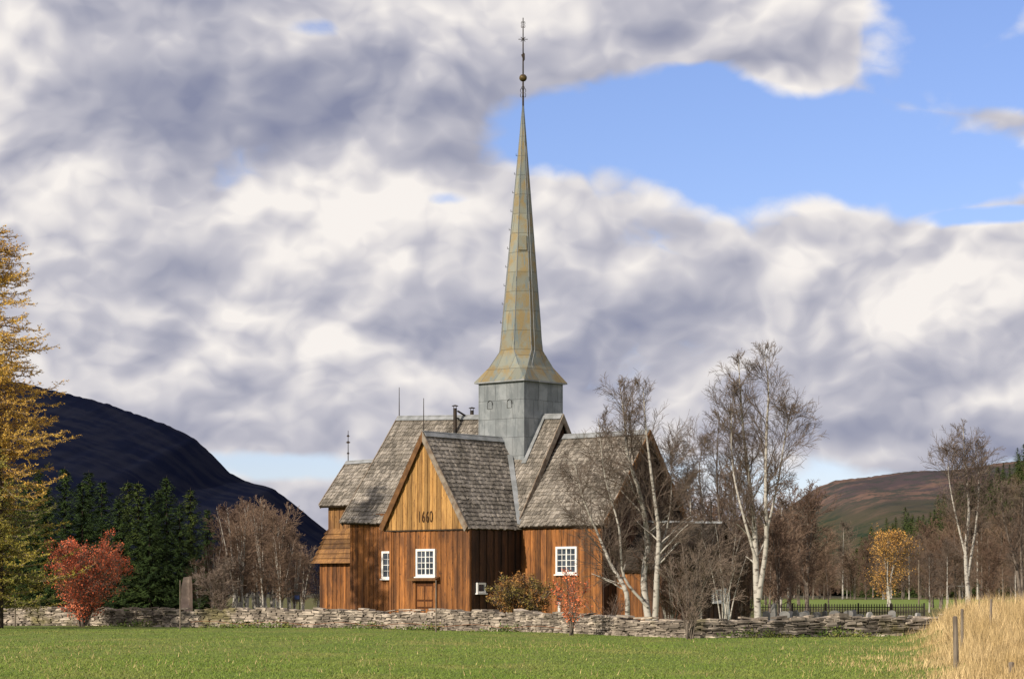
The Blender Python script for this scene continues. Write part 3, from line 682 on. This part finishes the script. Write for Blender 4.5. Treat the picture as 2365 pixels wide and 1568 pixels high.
def tree(name,stems,seed,label,cat,loc,rz=0.,bark='bark',twig='twig',leafm=None,group=None,nprim=22,blen=1.8,t0=.3,bang=(.45,1.0),prof=None,crown_name='crown',**kw):
    o=dict(DEF); o.update(kw); R_=random.Random(seed)
    T=MB();C=MB();Lf=MB() if leafm else None
    for pts,r0 in stems:
        sp_=smooth_poly(pts,4); n=len(sp_)-1
        rad=[max(r0*(1-.9*i/n),.012) for i in range(n+1)]; rad[0]*=1.25
        T.tube([tuple(x) for x in sp_],rad,8,.5,cap=False)
        np_=int(nprim*R_.uniform(.85,1.15))
        for k in range(np_):
            t_=t0+(1-t0)*(k+R_.random())/np_; x=t_*n; i=min(int(x),n-1); a=sp_[i].lerp(sp_[i+1],x-i); dl=(sp_[i+1]-sp_[i]).normalized()
            s_=(t_-t0)/(1-t0); pf=prof(s_) if prof else (.55+.9*s_*(1-s_)*2 -.35*s_*s_)
            rec(T,C,Lf,a,perp_dir(dl,R_.uniform(*bang),R_,.12),blen*pf*R_.uniform(.7,1.2),rad[i]*.38,1,R_,o)
    e_=empty(name,loc,rz,label,cat,group)
    T.build('trunk',bark,e_,True); C.build(crown_name if leafm is None else 'branches',twig,e_)
    if leafm: Lf.build(crown_name,leafm,e_)
    return e_
def pxstem(Y,bpx,pts,r0,seed):
    R_=random.Random(seed); X_=PX(bpx,Y); dy=0; out=[]
    for i,(a,b) in enumerate(pts):
        out.append((PX(a,Y)-X_,dy,PZ(b,Y))); dy+=R_.uniform(-.5,.5)
    if pts[0][1]>1430: out[0]=(out[0][0],out[0][1],-.1)
    return (out,r0)
Y=98
tree('birch_tree',[pxstem(Y,1480,[(1447,1458),(1446,1370),(1412,1305),(1385,1240),(1350,1160),(1325,1065)],.12,1),
 pxstem(Y,1480,[(1503,1458),(1488,1345),(1498,1250),(1482,1150),(1450,1050),(1443,960),(1432,885)],.16,2),
 pxstem(Y,1480,[(1512,1458),(1516,1330),(1520,1230),(1505,1110),(1492,1000),(1485,895)],.135,3),
 pxstem(Y,1480,[(1495,1400),(1440,1330),(1428,1220),(1395,1100),(1380,970)],.075,4),
 pxstem(Y,1480,[(1516,1300),(1545,1200),(1552,1120),(1550,1040)],.06,5)],21,
 'large bare many stemmed birch with white trunks in front of the church chancel','tree',(PX(1480,Y),Y,0),nprim=31,blen=2.2,t0=.20,nc=(0,9,8),thr=.034,rmin=.006)
Y=95
tree('birch_tree',[pxstem(Y,1752,[(1752,1460),(1748,1330),(1745,1200),(1730,1080),(1715,950),(1705,830)],.155,6),
 pxstem(Y,1752,[(1752,1380),(1768,1260),(1765,1150),(1768,1000),(1770,900),(1760,815)],.11,7),
 pxstem(Y,1752,[(1748,1300),(1715,1190),(1695,1090),(1688,990),(1695,900)],.065,8),
 pxstem(Y,1752,[(1768,1240),(1795,1120),(1812,1010),(1822,950)],.055,9)],33,
 'tallest bare birch with white trunk right of the church, standing behind the stone wall','tree',(PX(1752,Y),Y,0),nprim=29,blen=1.85,t0=.22,nc=(0,9,8),thr=.034,rmin=.006)
Y=128
tree('birch_tree',[pxstem(Y,1670,[(1670,1430),(1665,1250),(1655,1100),(1660,955)],.12,16),pxstem(Y,1670,[(1675,1400),(1690,1250),(1700,1120),(1690,1010)],.09,17),pxstem(Y,1670,[(1668,1350),(1630,1220),(1615,1100),(1620,1030)],.08,18)],35,
 'shorter bare birch behind the low sacristy, left of the tallest birch','tree',(PX(1670,Y),Y,0),nprim=26,blen=2.3,t0=.2,nc=(0,8,6),rmin=.0085,bark='greybark')
def fan(n,H,W,seed,r0=.04):
    R_=random.Random(seed); out=[]
    for i in range(n):
        a=R_.uniform(0,2*math.pi); w_=W*R_.uniform(.2,1); h=H*R_.uniform(.65,1)*(1-.25*w_/W)
        bx,by=R_.uniform(-.15,.15),R_.uniform(-.15,.15)
        out.append(([(bx,by,-.05),(bx+math.cos(a)*w_*.25,by+math.sin(a)*w_*.25,h*.35),(bx+math.cos(a)*w_*.6,by+math.sin(a)*w_*.6,h*.7),(bx+math.cos(a)*w_,by+math.sin(a)*w_,h)],r0*R_.uniform(.7,1.2)))
    return out
Y=83
tree('bare_shrub',fan(11,4.1,1.6,4,.030),41,'bare brown many stemmed shrub rising in front of the stone wall below the sacristy','shrub',(PX(1592,Y),Y,0),bark='greybark',twig='twig_light',nprim=9,blen=1.1,t0=.12,nc=(0,5,5),rmin=.005,thr=.02)
tree('bare_shrub',fan(12,5.0,1.7,14,.03),141,'bare dark shrub behind the wall against the low sacristy wall','shrub',(PX(1550,101),101,0),bark='bark',twig='twig_red',nprim=13,blen=1.3,t0=.12,nc=(0,6,5),rmin=.007,thr=.03)
tree('bare_shrub',fan(9,4.6,1.0,15,.03),142,'bare dark shrub behind the wall right of the white sacristy door','shrub',(PX(1720,102),102,0),bark='greybark',twig='twig_red',nprim=12,blen=1.1,t0=.12,nc=(0,6,5),rmin=.007,thr=.03)
tree('bare_shrub',fan(12,5.6,1.5,16,.032),143,'taller bare shrub behind the wall hiding the middle of the low sacristy roof','shrub',(PX(1612,101),101,0),bark='bark',twig='twig',nprim=13,blen=1.3,t0=.15,nc=(0,6,5),rmin=.007,thr=.03)
tree('bare_shrub',fan(7,5.4,1.1,17,.035),144,'slim bare shrub with pale stems before the sacristy gable peak','shrub',(PX(1672,99),99,0),bark='bark',twig='twig_light',nprim=12,blen=1.2,t0=.35,nc=(0,6,5),rmin=.0065,thr=.03)
tree('rowan_shrub',fan(24,5.3,2.4,5,.035),42,'big red leaved rowan shrub in front of the wall at far left','shrub',(PX(190,113),113,0),bark='greybark',twig='twig_light',leafm='rowan',nprim=17,blen=1.15,t0=.08,nc=(0,6,4),lfl=1,nleaf=5,ls=.045,lsp=.15,max=2,rmin=.008)
tree('rowan_shrub',fan(9,2.75,.95,6,.025),43,'small orange red rowan sapling before the wall, below the right hand church window','shrub',(PX(1320,89),89,0),bark='greybark',twig='twig_light',leafm='rowan_o',nprim=10,blen=.65,t0=.15,nc=(0,4,3),lfl=1,nleaf=3,ls=.04,lsp=.09,max=2,rmin=.006)
tree('leafy_bush',fan(40,2.6,1.75,7,.025),44,'rounded orange and green bush against the dark transept side wall','shrub',(PX(1206,104.5),104.5,0),bark='greybark',twig='twig',leafm='bush',nprim=14,blen=.85,t0=.08,nc=(0,5,3),lfl=1,nleaf=4,ls=.045,lsp=.12,max=2,rmin=.007)
tree('bare_shrub',fan(8,1.9,1.0,8,.02),45,'thin twiggy shrub beside the small red rowan behind the wall','shrub',(PX(1405,92.5),92.5,0),bark='greybark',twig='twig_red',nprim=8,blen=.6,t0=.1,nc=(0,4,3),rmin=.005)
def rstems(n,H,W,seed,r0):
    R_=random.Random(seed); out=[]
    for i in range(n):
        a=R_.uniform(0,2*math.pi); w_=W*R_.uniform(0,1) if n>1 else W*.1; h=H*R_.uniform(.85,1)
        out.append(([(0.1*i,0,-.1),(math.cos(a)*w_*.2,math.sin(a)*w_*.2,h*.35),(math.cos(a)*w_*.6,math.sin(a)*w_*.6,h*.7),(math.cos(a)*w_,math.sin(a)*w_,h)],r0*R_.uniform(.7,1.1)))
    return out
kw=dict(rmin=.015,nc=(0,7,5),thr=.05)
LBL='bare brown birch in the thicket behind the graveyard'; GR='bare birches behind the graveyard'
prot=[tree('birch_tree',rstems(2,9,1.2,51,.11),51,LBL,'tree',(PX(1800,185),185,0),nprim=28,blen=2.4,t0=.15,group=GR,bark='greybark',twig='twig_warm',**kw),
 tree('birch_tree',rstems(1,10,1.,52,.12),52,LBL,'tree',(PX(1820,230),230,0),nprim=40,blen=2.4,t0=.15,group=GR,bark='bark',**kw),
 tree('birch_tree',rstems(3,8,1.6,53,.085),53,LBL,'tree',(PX(1745,210),210,0),nprim=22,blen=2.0,t0=.12,group=GR,twig='twig_red',bark='greybark',**kw)]
R_=random.Random(9)
tree('birch_tree',rstems(3,10.6,2.0,54,.15),54,'round crowned bare tree just right of the tallest birch','tree',(PX(1862,190),190,0),nprim=30,blen=2.7,t0=.12,bark='greybark',twig='twig_red',**kw)
for i in range(30):
    px=R_.uniform(1600,1930) if i<16 else R_.uniform(2130,2400); Y=R_.uniform(160,300)
    dup(R_.choice(prot),(PX(px,Y),Y,0),R_.uniform(0,6),R_.uniform(.55,1.05)*(Y/200)**.5)
LB3='brown bare tree close behind the church end and the tallest birch'; GR3='bare trees close behind the church end'
for px,Y,s_,k in ((1597,138,.98,1),(1715,140,1.0,0),(1800,142,.82,2),(1560,142,.92,0),(1640,136,.9,2),(1700,134,.75,2),(1825,150,.72,0)):
    dup(prot[k],(PX(px,Y),Y,0),px*.1,s_,LB3,GR3)
for i in range(50):
    px=1740+i*13.4+R_.uniform(-10,10); Y=R_.uniform(470,560)
    dup(R_.choice(prot),(PX(px,Y),Y,0),R_.uniform(0,6),R_.uniform(.8,1.9)*(1.25 if px<1930 or px>2120 else 1),'bare brown birch in the far tree line beyond the meadow','bare trees beyond the meadow')
Y=215
tree('birch_tree',[pxstem(Y,2238,[(2238,1400),(2230,1280),(2238,1180),(2232,1080),(2225,985)],.22,61),pxstem(Y,2238,[(2235,1330),(2255,1220),(2262,1120),(2255,1030)],.14,62),pxstem(Y,2238,[(2232,1290),(2205,1180),(2190,1100),(2192,1050)],.11,63)],61,
 'tall bare birch with pale trunk near the right edge above the dry bank','tree',(PX(2238,Y),Y,0),nprim=28,blen=3.7,t0=.2,rmin=.013,nc=(0,8,7),thr=.07)
Y=190
tree('birch_tree',[pxstem(Y,2350,[(2362,1410),(2345,1300),(2320,1200),(2312,1130)],.2,64),pxstem(Y,2350,[(2362,1400),(2358,1250),(2362,1130)],.16,65)],62,
 'dark bare tree leaning left at the right edge','tree',(PX(2350,Y),Y,0),bark='greybark',nprim=26,blen=2.8,t0=.2,rmin=.014,nc=(0,7,6),thr=.06)
Y=255
tree('birch_tree',rstems(5,8.2,3.1,66,.12),66,'yellow leaved birch standing in the meadow at right','tree',(PX(2050,Y),Y,0),nprim=15,blen=2.9,t0=.08,leafm='yellow',lfl=2,nleaf=4,ls=.07,lsp=.34,max=3,rmin=.014,nc=(0,6,4),thr=.04)
LB2='bare purple brown tree in the thicket between spruces and church'; GR2='bare trees left of the church'
pl=[tree('bare_tree',rstems(5,7.8,1.6,71,.08),71,LB2,'tree',(PX(590,150),150,0),nprim=17,blen=1.7,t0=.16,group=GR2,twig='twig_warm',bark='bark',rmin=.0115,nc=(0,7,4),thr=.035),
 tree('bare_tree',rstems(4,7.2,1.4,72,.08),72,LB2,'tree',(PX(545,146),146,0),nprim=17,blen=1.6,t0=.16,group=GR2,twig='twig_red',bark='bark',rmin=.0115,nc=(0,7,4),thr=.035)]
for px,Y,s_ in ((630,148,.95),(570,156,1.),(665,152,.8),(520,150,.82),(605,160,1.02),(700,158,.62),(490,141,.62),(650,141,.7),(460,145,.52),(735,160,.45),(560,143,.85),(610,146,.9),(585,165,1.1),(545,162,1.),(640,165,.98),(680,146,.6)):
    dup(R_.choice(pl),(PX(px,Y),Y,0),R_.uniform(0,6),s_)
tree('bare_shrub',fan(10,4.3,1.3,9,.03),73,'low bare twiggy shrub just right of the stone pillar','shrub',(PX(512,125),125,0),bark='greybark',twig='twig_light',nprim=12,blen=1.0,t0=.1,nc=(0,6,5),rmin=.008)
# spruce
def spruce(name,H,W,seed,label,loc,group=None,mat='spruce',n=None):
    R_=random.Random(seed); T=MB();C=MB(); T.tube([(0,0,-.1),(0,0,H*.5),(0,0,H)],[.14,.08,.01],6)
    z=.25
    while z<H-.1:
        k=1-z/H; L_=W*(k**.85)*R_.uniform(.85,1.1)+.08; nb=int(6+5*k)
        for j in range(nb):
            a=R_.uniform(0,6.283); l=L_*R_.uniform(.65,1.25); ca,sa=math.cos(a),math.sin(a); up=.35*(1-k)*l; n_=int(3+l*6)
            for i in range(n_):
                t_=(i+.5)/n_; r=l*t_; zz_=z-.28*l*math.sin(t_*2.4)+up*t_+R_.uniform(-.05,.05)+.10*l*t_*t_
                ww=.30*(1-t_*.6)*(.6+.4*k); x,y=ca*r,sa*r
                for sd_ in (-1,1):
                    ex=x+ca*.22-sa*ww*sd_*R_.uniform(.6,1.1); ey=y+sa*.22+ca*ww*sd_*R_.uniform(.6,1.1)
                    C.add([(x-ca*.06,y-sa*.06,zz_+.05),(x+ca*.08+sa*.02,y+sa*.08,zz_-.03),(ex,ey,zz_-R_.uniform(.02,.16))],[(0,1,2)],R_.random())
                C.add([(x-sa*.05,y+ca*.05,zz_),(x+sa*.05,y-ca*.05,zz_),(x+ca*.30,y+sa*.30,zz_-.04+.1*(1-k))],[(0,1,2)],R_.random())
        z+=.17+.10*k
    e_=empty(name,loc,0,label,'tree',group); T.build('trunk','darkbark',e_); C.build('crown',mat,e_); return e_
GS='dark spruces at left'; LS='dark green spruce in the row behind the red rowan'
sp1=spruce('spruce_tree',9,2.6,81,LS,(PX(385,147),147,0),GS); sp2=spruce('spruce_tree',8.5,2.9,82,LS,(PX(235,143),143,0),GS,mat='spruce'); sp3=spruce('spruce_tree',8.8,2.7,83,LS,(PX(320,150),150,0),GS,mat='spruce_l')
for px,Y,s_ in ((150,150,1.08),(190,140,.98),(275,139,.86),(345,138,.82),(440,150,.95),(415,139,.78),(110,142,.95),(60,150,1.05),(480,156,.85),(20,145,1.),(295,158,1.05),(365,160,1.03),(205,158,1.1),(90,158,1.1)):
    dup(R_.choice([sp1,sp2,sp3]),(PX(px,Y),Y,0),R_.uniform(0,6),s_)
# larch
def larch(seed,H,loc):
    R_=random.Random(seed);T=MB();C=MB();C2=MB();B_=MB()
    T.tube([(0,0,-.1),(.05,0,H*.3),(-.05,0,H*.6),(0,0,H)],[.24,.17,.10,.02],8)
    z=1.0
    while z<H-.2:
        k=1-z/H; L_=(4.0*min(1,(k*1.35))**.65+.4)*R_.uniform(.7,1.08)
        for j in range(R_.choice((5,6,6))):
            a=R_.uniform(0,6.283); l=L_*R_.uniform(.6,1.12); d_=Vector((math.cos(a),math.sin(a),R_.uniform(.05,.5))).normalized()
            pts=[Vector((0,0,z+R_.uniform(-.15,.15)))]; ns=6; dd=d_.copy()
            for i in range(ns):
                dd.z+=(-.14 if i<3 else .17)+R_.uniform(-.08,.08); dd.x+=R_.uniform(-.14,.14); dd.y+=R_.uniform(-.14,.14); dd.normalize(); pts.append(pts[-1]+dd*l/ns)
            B_.tube([tuple(x) for x in pts],[.022*(1-i/7)+.005 for i in range(ns+1)],3,cap=False)
            tgt=C if z>H*.34+R_.uniform(-2.,2.) else C2
            n_=int(l*13)
            for i in range(n_):
                t_=(i+R_.random())/n_*.95+.05; ii=min(int(t_*ns),ns-1); p_=pts[ii].lerp(pts[ii+1],t_*ns-ii)
                sdv=Vector((R_.gauss(0,.9),R_.gauss(0,.9),-.15+R_.uniform(-.6,.6))); sdv=(sdv+dd*.6).normalized(); sl=R_.uniform(.2,.7)*(1.15-t_*.6)
                q=p_+sdv*sl; B_.tube([tuple(p_),tuple(q)],[.005,.003],3,cap=False)
                m_=int(4+sl*20)
                for w_ in range(m_):
                    c=p_.lerp(q,(w_+.5)/m_)+vrand(R_)*.03; leaf(tgt,c,R_.uniform(.03,.055),R_,.55)
        z+=R_.uniform(.19,.30)
    e_=empty('larch_tree',loc,0,'tall golden yellow larch cut by the left edge','tree'); T.build('trunk','darkbark',e_); B_.build('branches','twig_light',e_); c_=C.build('crown','larch',e_); C2.build('crown','larch_low',e_)['label']='greenish lower crown'; return e_
larch(91,18.3,(PX(-4,106),106,0))
# ---------------------------------------------------------------- mountains
def ridge(name,pts,Y,depth,mat,seed,noise=1.,nxs=260,nys=22):
    R_=random.Random(seed); xs_=[p_[0] for p_ in pts]; v=[];f=[]
    off=[(R_.uniform(0,6.28),R_.uniform(.8,1.2)) for _ in range(8)]
    for j in range(nys):
        s_=j/(nys-1)*2-1
        for i in range(nxs):
            px=xs_[0]+(xs_[-1]-xs_[0])*i/(nxs-1); py=float(np.interp(px,xs_,[p_[1] for p_ in pts])); Z=PZ(py,Y)
            h=max(0,1-abs(s_))**.8
            X_=PX(px,Y); yy=Y+s_*depth
            rough=sum(math.sin(X_*.012*(1.7**k)*off[k][1]+off[k][0]+yy*.009*(1.6**k))/(1.7**k) for k in range(8))
            jag=R_.uniform(-1,1)*noise*.012*min(Z,300) *.3
            v.append((X_,yy,Z*h+rough*noise*.012*Z*(1 if s_!=0 else .35)*min(1,h*3)+jag-4*(1-h)))
    for j in range(nys-1):
        for i in range(nxs-1): f.append((j*nxs+i,j*nxs+i+1,(j+1)*nxs+i+1,(j+1)*nxs+i))
    me=bpy.data.meshes.new(name); me.from_pydata(v,[],f); me.polygons.foreach_set('use_smooth',[True]*len(f)); me.materials.append(mat)
    o_=bpy.data.objects.new(name,me); col.objects.link(o_); tag(o_,kind='structure'); return o_
mA=M('mountain_cloud_shade',(.0080,.0105,.025),(.016,.018,.031),(1,1,1),.02,detail=12,world=True,rough=1,spec=0,c=(.4,.62))  # cloud shadow and bluish haze painted into the base colours
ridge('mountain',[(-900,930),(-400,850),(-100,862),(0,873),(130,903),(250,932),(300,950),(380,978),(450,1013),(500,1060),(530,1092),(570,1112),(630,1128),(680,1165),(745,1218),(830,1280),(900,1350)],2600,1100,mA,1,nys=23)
m,t,p=newmat('hill_rust',1,0,0)
co=t.n('ShaderNodeNewGeometry').outputs['Position']; n1=t.noise(co,.006,10,.6); n2=t.noise(co,.035,10,.75)
spz=t.n('ShaderNodeSeparateXYZ'); t.link(co,spz.inputs[0])
c=t.mix(t.ss(n1,.45,.58),(.080,.062,.068),(.165,.105,.085)); c=t.mix(t.ss(n2,.46,.56,0,.85),c,(.050,.056,.052))
low=t.mix(t.ss(n2,.42,.60),(.030,.046,.030),(.085,.072,.045))
c=t.mix(t.ss(t.math('ADD',spz.outputs[2],t.math('MULTIPLY',n1,120.)),185,125),c,low); t.link(c,p.inputs['Base Color'])
ridge('hill',[(1350,1330),(1600,1275),(1750,1215),(1830,1165),(1880,1130),(1930,1110),(2000,1104),(2100,1089),(2200,1086),(2300,1068),(2450,1050),(3000,1000)],3000,1200,m,2,nys=23)
mC=M('hill_forest',(.040,.052,.018),(.075,.055,.036),(1,1,1),.02,detail=8,world=True,rough=1,spec=0)
hp=[(1860,1345),(1930,1310),(2000,1275),(2100,1230),(2200,1185),(2300,1125),(2365,1075),(2600,980)]
ridge('hill',hp,900,300,mC,3,noise=.5,nys=23)
def forest(name,label,n,seed,src,mat,smin,smax,pxr,Yr,zf):
    R_=np.random.default_rng(seed); me0=[c for c in src.children if c.name.startswith('crown')][0].data
    V=np.empty(len(me0.vertices)*3); me0.vertices.foreach_get('co',V); V=V.reshape(-1,3)
    Fc=[tuple(p_.vertices) for p_ in me0.polygons]
    step=max(1,len(Fc)//1200); Fc=Fc[::step]
    tri=np.array([f[:3] for f in Fc]); TV=V[tri.ravel()].reshape(-1,3,3); cen=TV.mean(1,keepdims=True); TV=(cen+(TV-cen)*2.0).reshape(-1,3)
    out=[]
    for i in range(n):
        px=pxr[0]+(pxr[1]-pxr[0])*R_.uniform(0,1)**.8; Y=R_.uniform(*Yr); s_=R_.uniform(smin,smax); a=R_.uniform(0,6.28)
        c_,s2=math.cos(a),math.sin(a); q=TV; w_=np.stack([(q[:,0]*c_-q[:,1]*s2)*s_*1.15+PX(px,Y),(q[:,0]*s2+q[:,1]*c_)*s_*1.15+Y,q[:,2]*s_+zf(px,Y)],1); out.append(w_)
    W=np.concatenate(out); N=len(W)//3
    me=bpy.data.meshes.new(name); me.vertices.add(N*3); me.vertices.foreach_set('co',W.ravel()); me.loops.add(N*3); me.loops.foreach_set('vertex_index',np.arange(N*3,dtype=np.int32))
    me.polygons.add(N); me.polygons.foreach_set('loop_start',np.arange(0,N*3,3,dtype=np.int32)); a=me.attributes.new('tint','FLOAT','FACE'); a.data.foreach_set('value',R_.uniform(0,1,N))
    me.update(calc_edges=True); me.validate(); me.materials.append(mt[mat]); o_=bpy.data.objects.new(name,me); col.objects.link(o_); tag(o_,label,'forest',kind='stuff')
def zf(px,Y):
    X_=PX(px,Y); p9=CX+X_*F/900; Z=PZ(float(np.interp(p9,[a[0] for a in hp],[a[1] for a in hp])),900); return Z*max(0,1-abs(Y-900)/300)**.8-1.5
forest('conifer_forest','dark conifer forest covering the slope at the right edge',300,1,sp1,'spruce_l',.8,1.6,(1960,2430),(640,900),zf)
forest('birch_wood','brown leafless wood filling the slope below the far hill',170,2,pl[0],'twig_warm',1.0,1.8,(1780,2430),(580,880),zf)
# ---------------------------------------------------------------- small things
def post(px,Y,top_py,r,label,lean=0.,mat='post',name='fence_post'):
    X_=PX(px,Y); z0=gz(X_,Y); h=PZ(top_py,Y)-z0
    mb=MB(); mb.tube([(0,0,-.2),(lean*.5,0,h*.5),(lean,0,h)],[r,r*.95,r*.85],8); mb.lathe((lean,0,h),[(r*.85,0),(r*.6,.015),(0,.02)],8)
    o_=mb.build(name,mat); o_.location=(X_,Y,z0); tag(o_,label,'post'); return o_
post(2209,50,1424,.06,'thick weathered fence post standing in the dry bank, nearest the meadow edge',-.03)
post(2222,60,1407,.045,'thinner fence post just behind the thick one on the dry bank')
post(2287,66,1384,.04,'fence post at the top of the dry bank, third from the right edge',.03)
post(2336,46,1530,.07,'short stubby post in the lower right corner')
post(2262,78,1380,.03,'thin grey stake at the far side of the dry bank')
post(35,111,1380,.04,'thin fence stake before the wall at far left')
post(416,107,1340,.03,'tall thin fence stake in front of the stone pillar')
post(1007,97,1340,.03,'thin fence stake before the church door')
post(2122,300,1293,.10,'grey utility pole beside the yellow birch',name='utility_pole')
mb=MB(); pts=[]
for i in range(40):
    px=440+i*22; Yk=float(np.interp(px,[a[0] for a in wl],[a[1] for a in wl]))-2.2; pts.append((PX(px,Yk),Yk,.25+.06*math.sin(i*.9)))
mb.tube(pts,[.009]*len(pts),4); o=mb.build('fence_line','rope'); tag(o,'thin orange fence line along the foot of the stone wall','fence')
mb=MB()
mb.hexa([(-.25,-.18,-.1),(.25,-.18,-.1),(.25,.18,-.1),(-.25,.18,-.1)],[(-.21,-.15,1.9),(.23,-.15,1.98),(.23,.15,1.98),(-.21,.15,1.9)])
mb.hexa([(-.21,-.15,1.9),(.23,-.15,1.98),(.23,.15,1.98),(-.21,.15,1.9)],[(-.12,-.10,2.38),(.21,-.11,2.42),(.21,.11,2.42),(-.12,.1,2.38)])
o=mb.build('stone_pillar','pillar'); o.location=(PX(431,113.6),113.6,0); o.rotation_euler=(0,0,-.35); tag(o,'upright pale stone pillar behind the wall at left','monument')
e=empty('information_sign',(PX(686,118),118,0),0,'small dark blue information sign on posts behind the wall, left of the church','sign')
mb=MB(); mb.box(-.16,.16,-.03,.03,1.18,1.62); mb.box(-.19,.19,-.05,.05,1.62,1.68); b_=mb.build('sign_board','iron',e)
mb=MB(); mb.box(-.12,.12,-.045,-.033,1.3,1.5); mb.build('sign_face','blue',b_)
for x in (-.14,.14):
    mb=MB(); mb.tube([(x,0,0),(x,0,1.2)],[.03,.03],6); mb.build('leg','iron',e)
e=empty('lamp_post',(PX(1291,101),101,0),0,'short white post with black lantern behind the wall, left of the small rowan','lamp')
mb=MB(); mb.box(-.05,.05,-.05,.05,0,1.25); mb.build('post','white',e)
mb=MB(); mb.box(-.10,.10,-.10,.10,1.26,1.44); mb.hexa([(-.13,-.13,1.44),(.13,-.13,1.44),(.13,.13,1.44),(-.13,.13,1.44)],[(-.02,-.02,1.54),(.02,-.02,1.54),(.02,.02,1.54),(-.02,.02,1.54)]); mb.build('lantern','iron',e)
def grave(w_,h,th,kind,seed):
    mb=MB()
    if kind==0: pr=[(-w_/2,0),(w_/2,0),(w_/2,h*.75)]+[(w_/2*math.cos(a),h*.75+h*.25*math.sin(a)) for a in [math.pi*i/8 for i in range(1,8)]]+[(-w_/2,h*.75)]
    elif kind==1: pr=[(-w_/2,0),(w_/2,0),(w_*.45,h*.8),(w_*.2,h),(-w_*.25,h*.95),(-w_*.46,h*.7)]
    else: pr=[(-w_/2,0),(w_/2,0),(w_*.33,h*.93),(0,h),(-w_*.33,h*.93)]
    n=len(pr); vs=[(x,-th/2,z+.12) for x,z in pr]+[(x,th/2,z+.12) for x,z in pr]
    mb.add(vs,[tuple(range(n)),tuple(range(2*n-1,n-1,-1))]+[((i+1)%n,i,n+i,n+(i+1)%n) for i in range(n)],random.Random(seed).random())
    return mb
gs=[(1787,100,1392,.32,2,'tall pointed grey gravestone beside the trunk of the tallest birch'),(1172,106,1400,.22,1,'small white gravestone showing over the wall below the leafy bush'),
(1770,106,1408,.5,0,None),(1812,112,1412,.6,0,None),(1838,104,1410,.5,1,None),(1862,118,1405,.45,0,None),(1886,108,1412,.55,0,None),(1905,125,1408,.5,2,None),(1928,112,1409,.6,0,None),(1948,104,1414,.45,1,None),(1960,120,1410,.5,0,None),(1985,108,1417,.45,0,None),(2008,118,1410,.5,1,None),(2037,106,1420,.55,0,None),(2060,122,1411,.5,0,None),(2080,110,1421,.5,1,None),(2103,115,1418,.45,0,None),(2120,124,1414,.4,2,None),(1900,104,1419,.5,0,None),(1855,109,1414,.5,0,None),(1825,126,1408,.4,0,None),(1972,128,1408,.4,0,None)]
ordn=['first','second','third','fourth','fifth','sixth','seventh','eighth','ninth','tenth','eleventh','twelfth','thirteenth','fourteenth','fifteenth','sixteenth','seventeenth','eighteenth','nineteenth','twentieth','twenty-first']
row=sorted([g for g in gs if g[5] is None])
for g in gs:
    px,Y,tp,w_,kd,lb=g; h=max(.35,PZ(tp,Y)-.12)
    e=empty('gravestone',(PX(px,Y),Y,gz(PX(px,Y),Y)),random.Random(px).uniform(-.9,.7))
    grave(w_*random.Random(px+1).uniform(.6,1.05),h*random.Random(px+2).uniform(.85,1.05),.14,kd,px).build('headstone','white' if px==1172 else 'grave',e)
    mb=MB(); mb.box(-w_/2-.05,w_/2+.05,-.16,.16,-.05,.118); mb.build('plinth','grave',e)
    tag(e,lb or 'grey gravestone in the graveyard at right, %s from the left'%ordn[row.index(g)],'gravestone',None if lb else 'gravestones at right')
e=empty('picket_fence',(PX(1755,150),150,0),0,'dark wooden picket fence behind the gravestones at right','fence')
L_=PX(2135,150)-PX(1755,150); mb=MB(); x=0
while x<L_: mb.box(x,x+.055,-.02,.02,.08,.85); mb.add([(x,-.02,.85),(x+.055,-.02,.85),(x+.027,-.02,.92),(x,.02,.85),(x+.055,.02,.85),(x+.027,.02,.92)],[(0,1,2),(5,4,3),(1,4,5,2),(3,0,2,5)]); x+=.17
o=mb.build('pickets','fence',e); tag(o,kind='stuff')
mb=MB(); mb.box(0,L_,.022,.06,.3,.36); mb.build('rail','fence',e); mb=MB(); mb.box(0,L_,.022,.06,.66,.72); mb.build('rail','fence',e)
for k in range(6):
    mb=MB(); mb.box(k*L_/5-.05,k*L_/5+.05,.065,.165,-.1,.95); mb.build('post','fence',e)
e=empty('goal_frame',(PX(2190,330),330,0),0,'white football goal frame in the far meadow at right','goal')
mb=MB(); mb.tube([(0,0,0),(0,0,2.4)],[.05]*2,6); mb.build('goalpost','goal',e); mb=MB(); mb.tube([(3,0,0),(3,0,2.4)],[.05]*2,6); mb.build('goalpost','goal',e); mb=MB(); mb.tube([(-.07,0,2.44),(3.07,0,2.44)],[.05]*2,6); mb.build('crossbar','goal',e)
R_=random.Random(77)
for i,(px,dy,lb) in enumerate([(560,-1.0,'low green weed clump at the wall foot right of the stone pillar'),(640,-1.0,'low green weed clump at the wall foot below the information sign'),(1000,-1.0,'low green weed clump at the wall foot below the church door'),(1190,-1.0,'low green weed clump at the wall foot below the leafy bush'),(1740,-.9,'low green weed clump at the wall foot below the tallest birch'),(330,-1.,'low green weed clump at the wall foot right of the red rowan'),(860,-1.,'low green weed clump at the wall foot below the nave window'),(1930,-.9,'low green weed clump at the wall foot below the gravestones')]):
    Yk=float(np.interp(px,[a[0] for a in wl],[a[1] for a in wl]))+dy; C=MB()
    for k in range(600):
        a=R_.gauss(0,1.0);b=R_.gauss(0,.25); leaf(C,(a,b,abs(R_.gauss(0,.17))*max(.2,1-abs(a)/2.5)),R_.uniform(.03,.06),R_)
    o=C.build('weed_clump','greenleaf'); o.location=(PX(px,Yk),Yk,0); tag(o,lb,'plant')
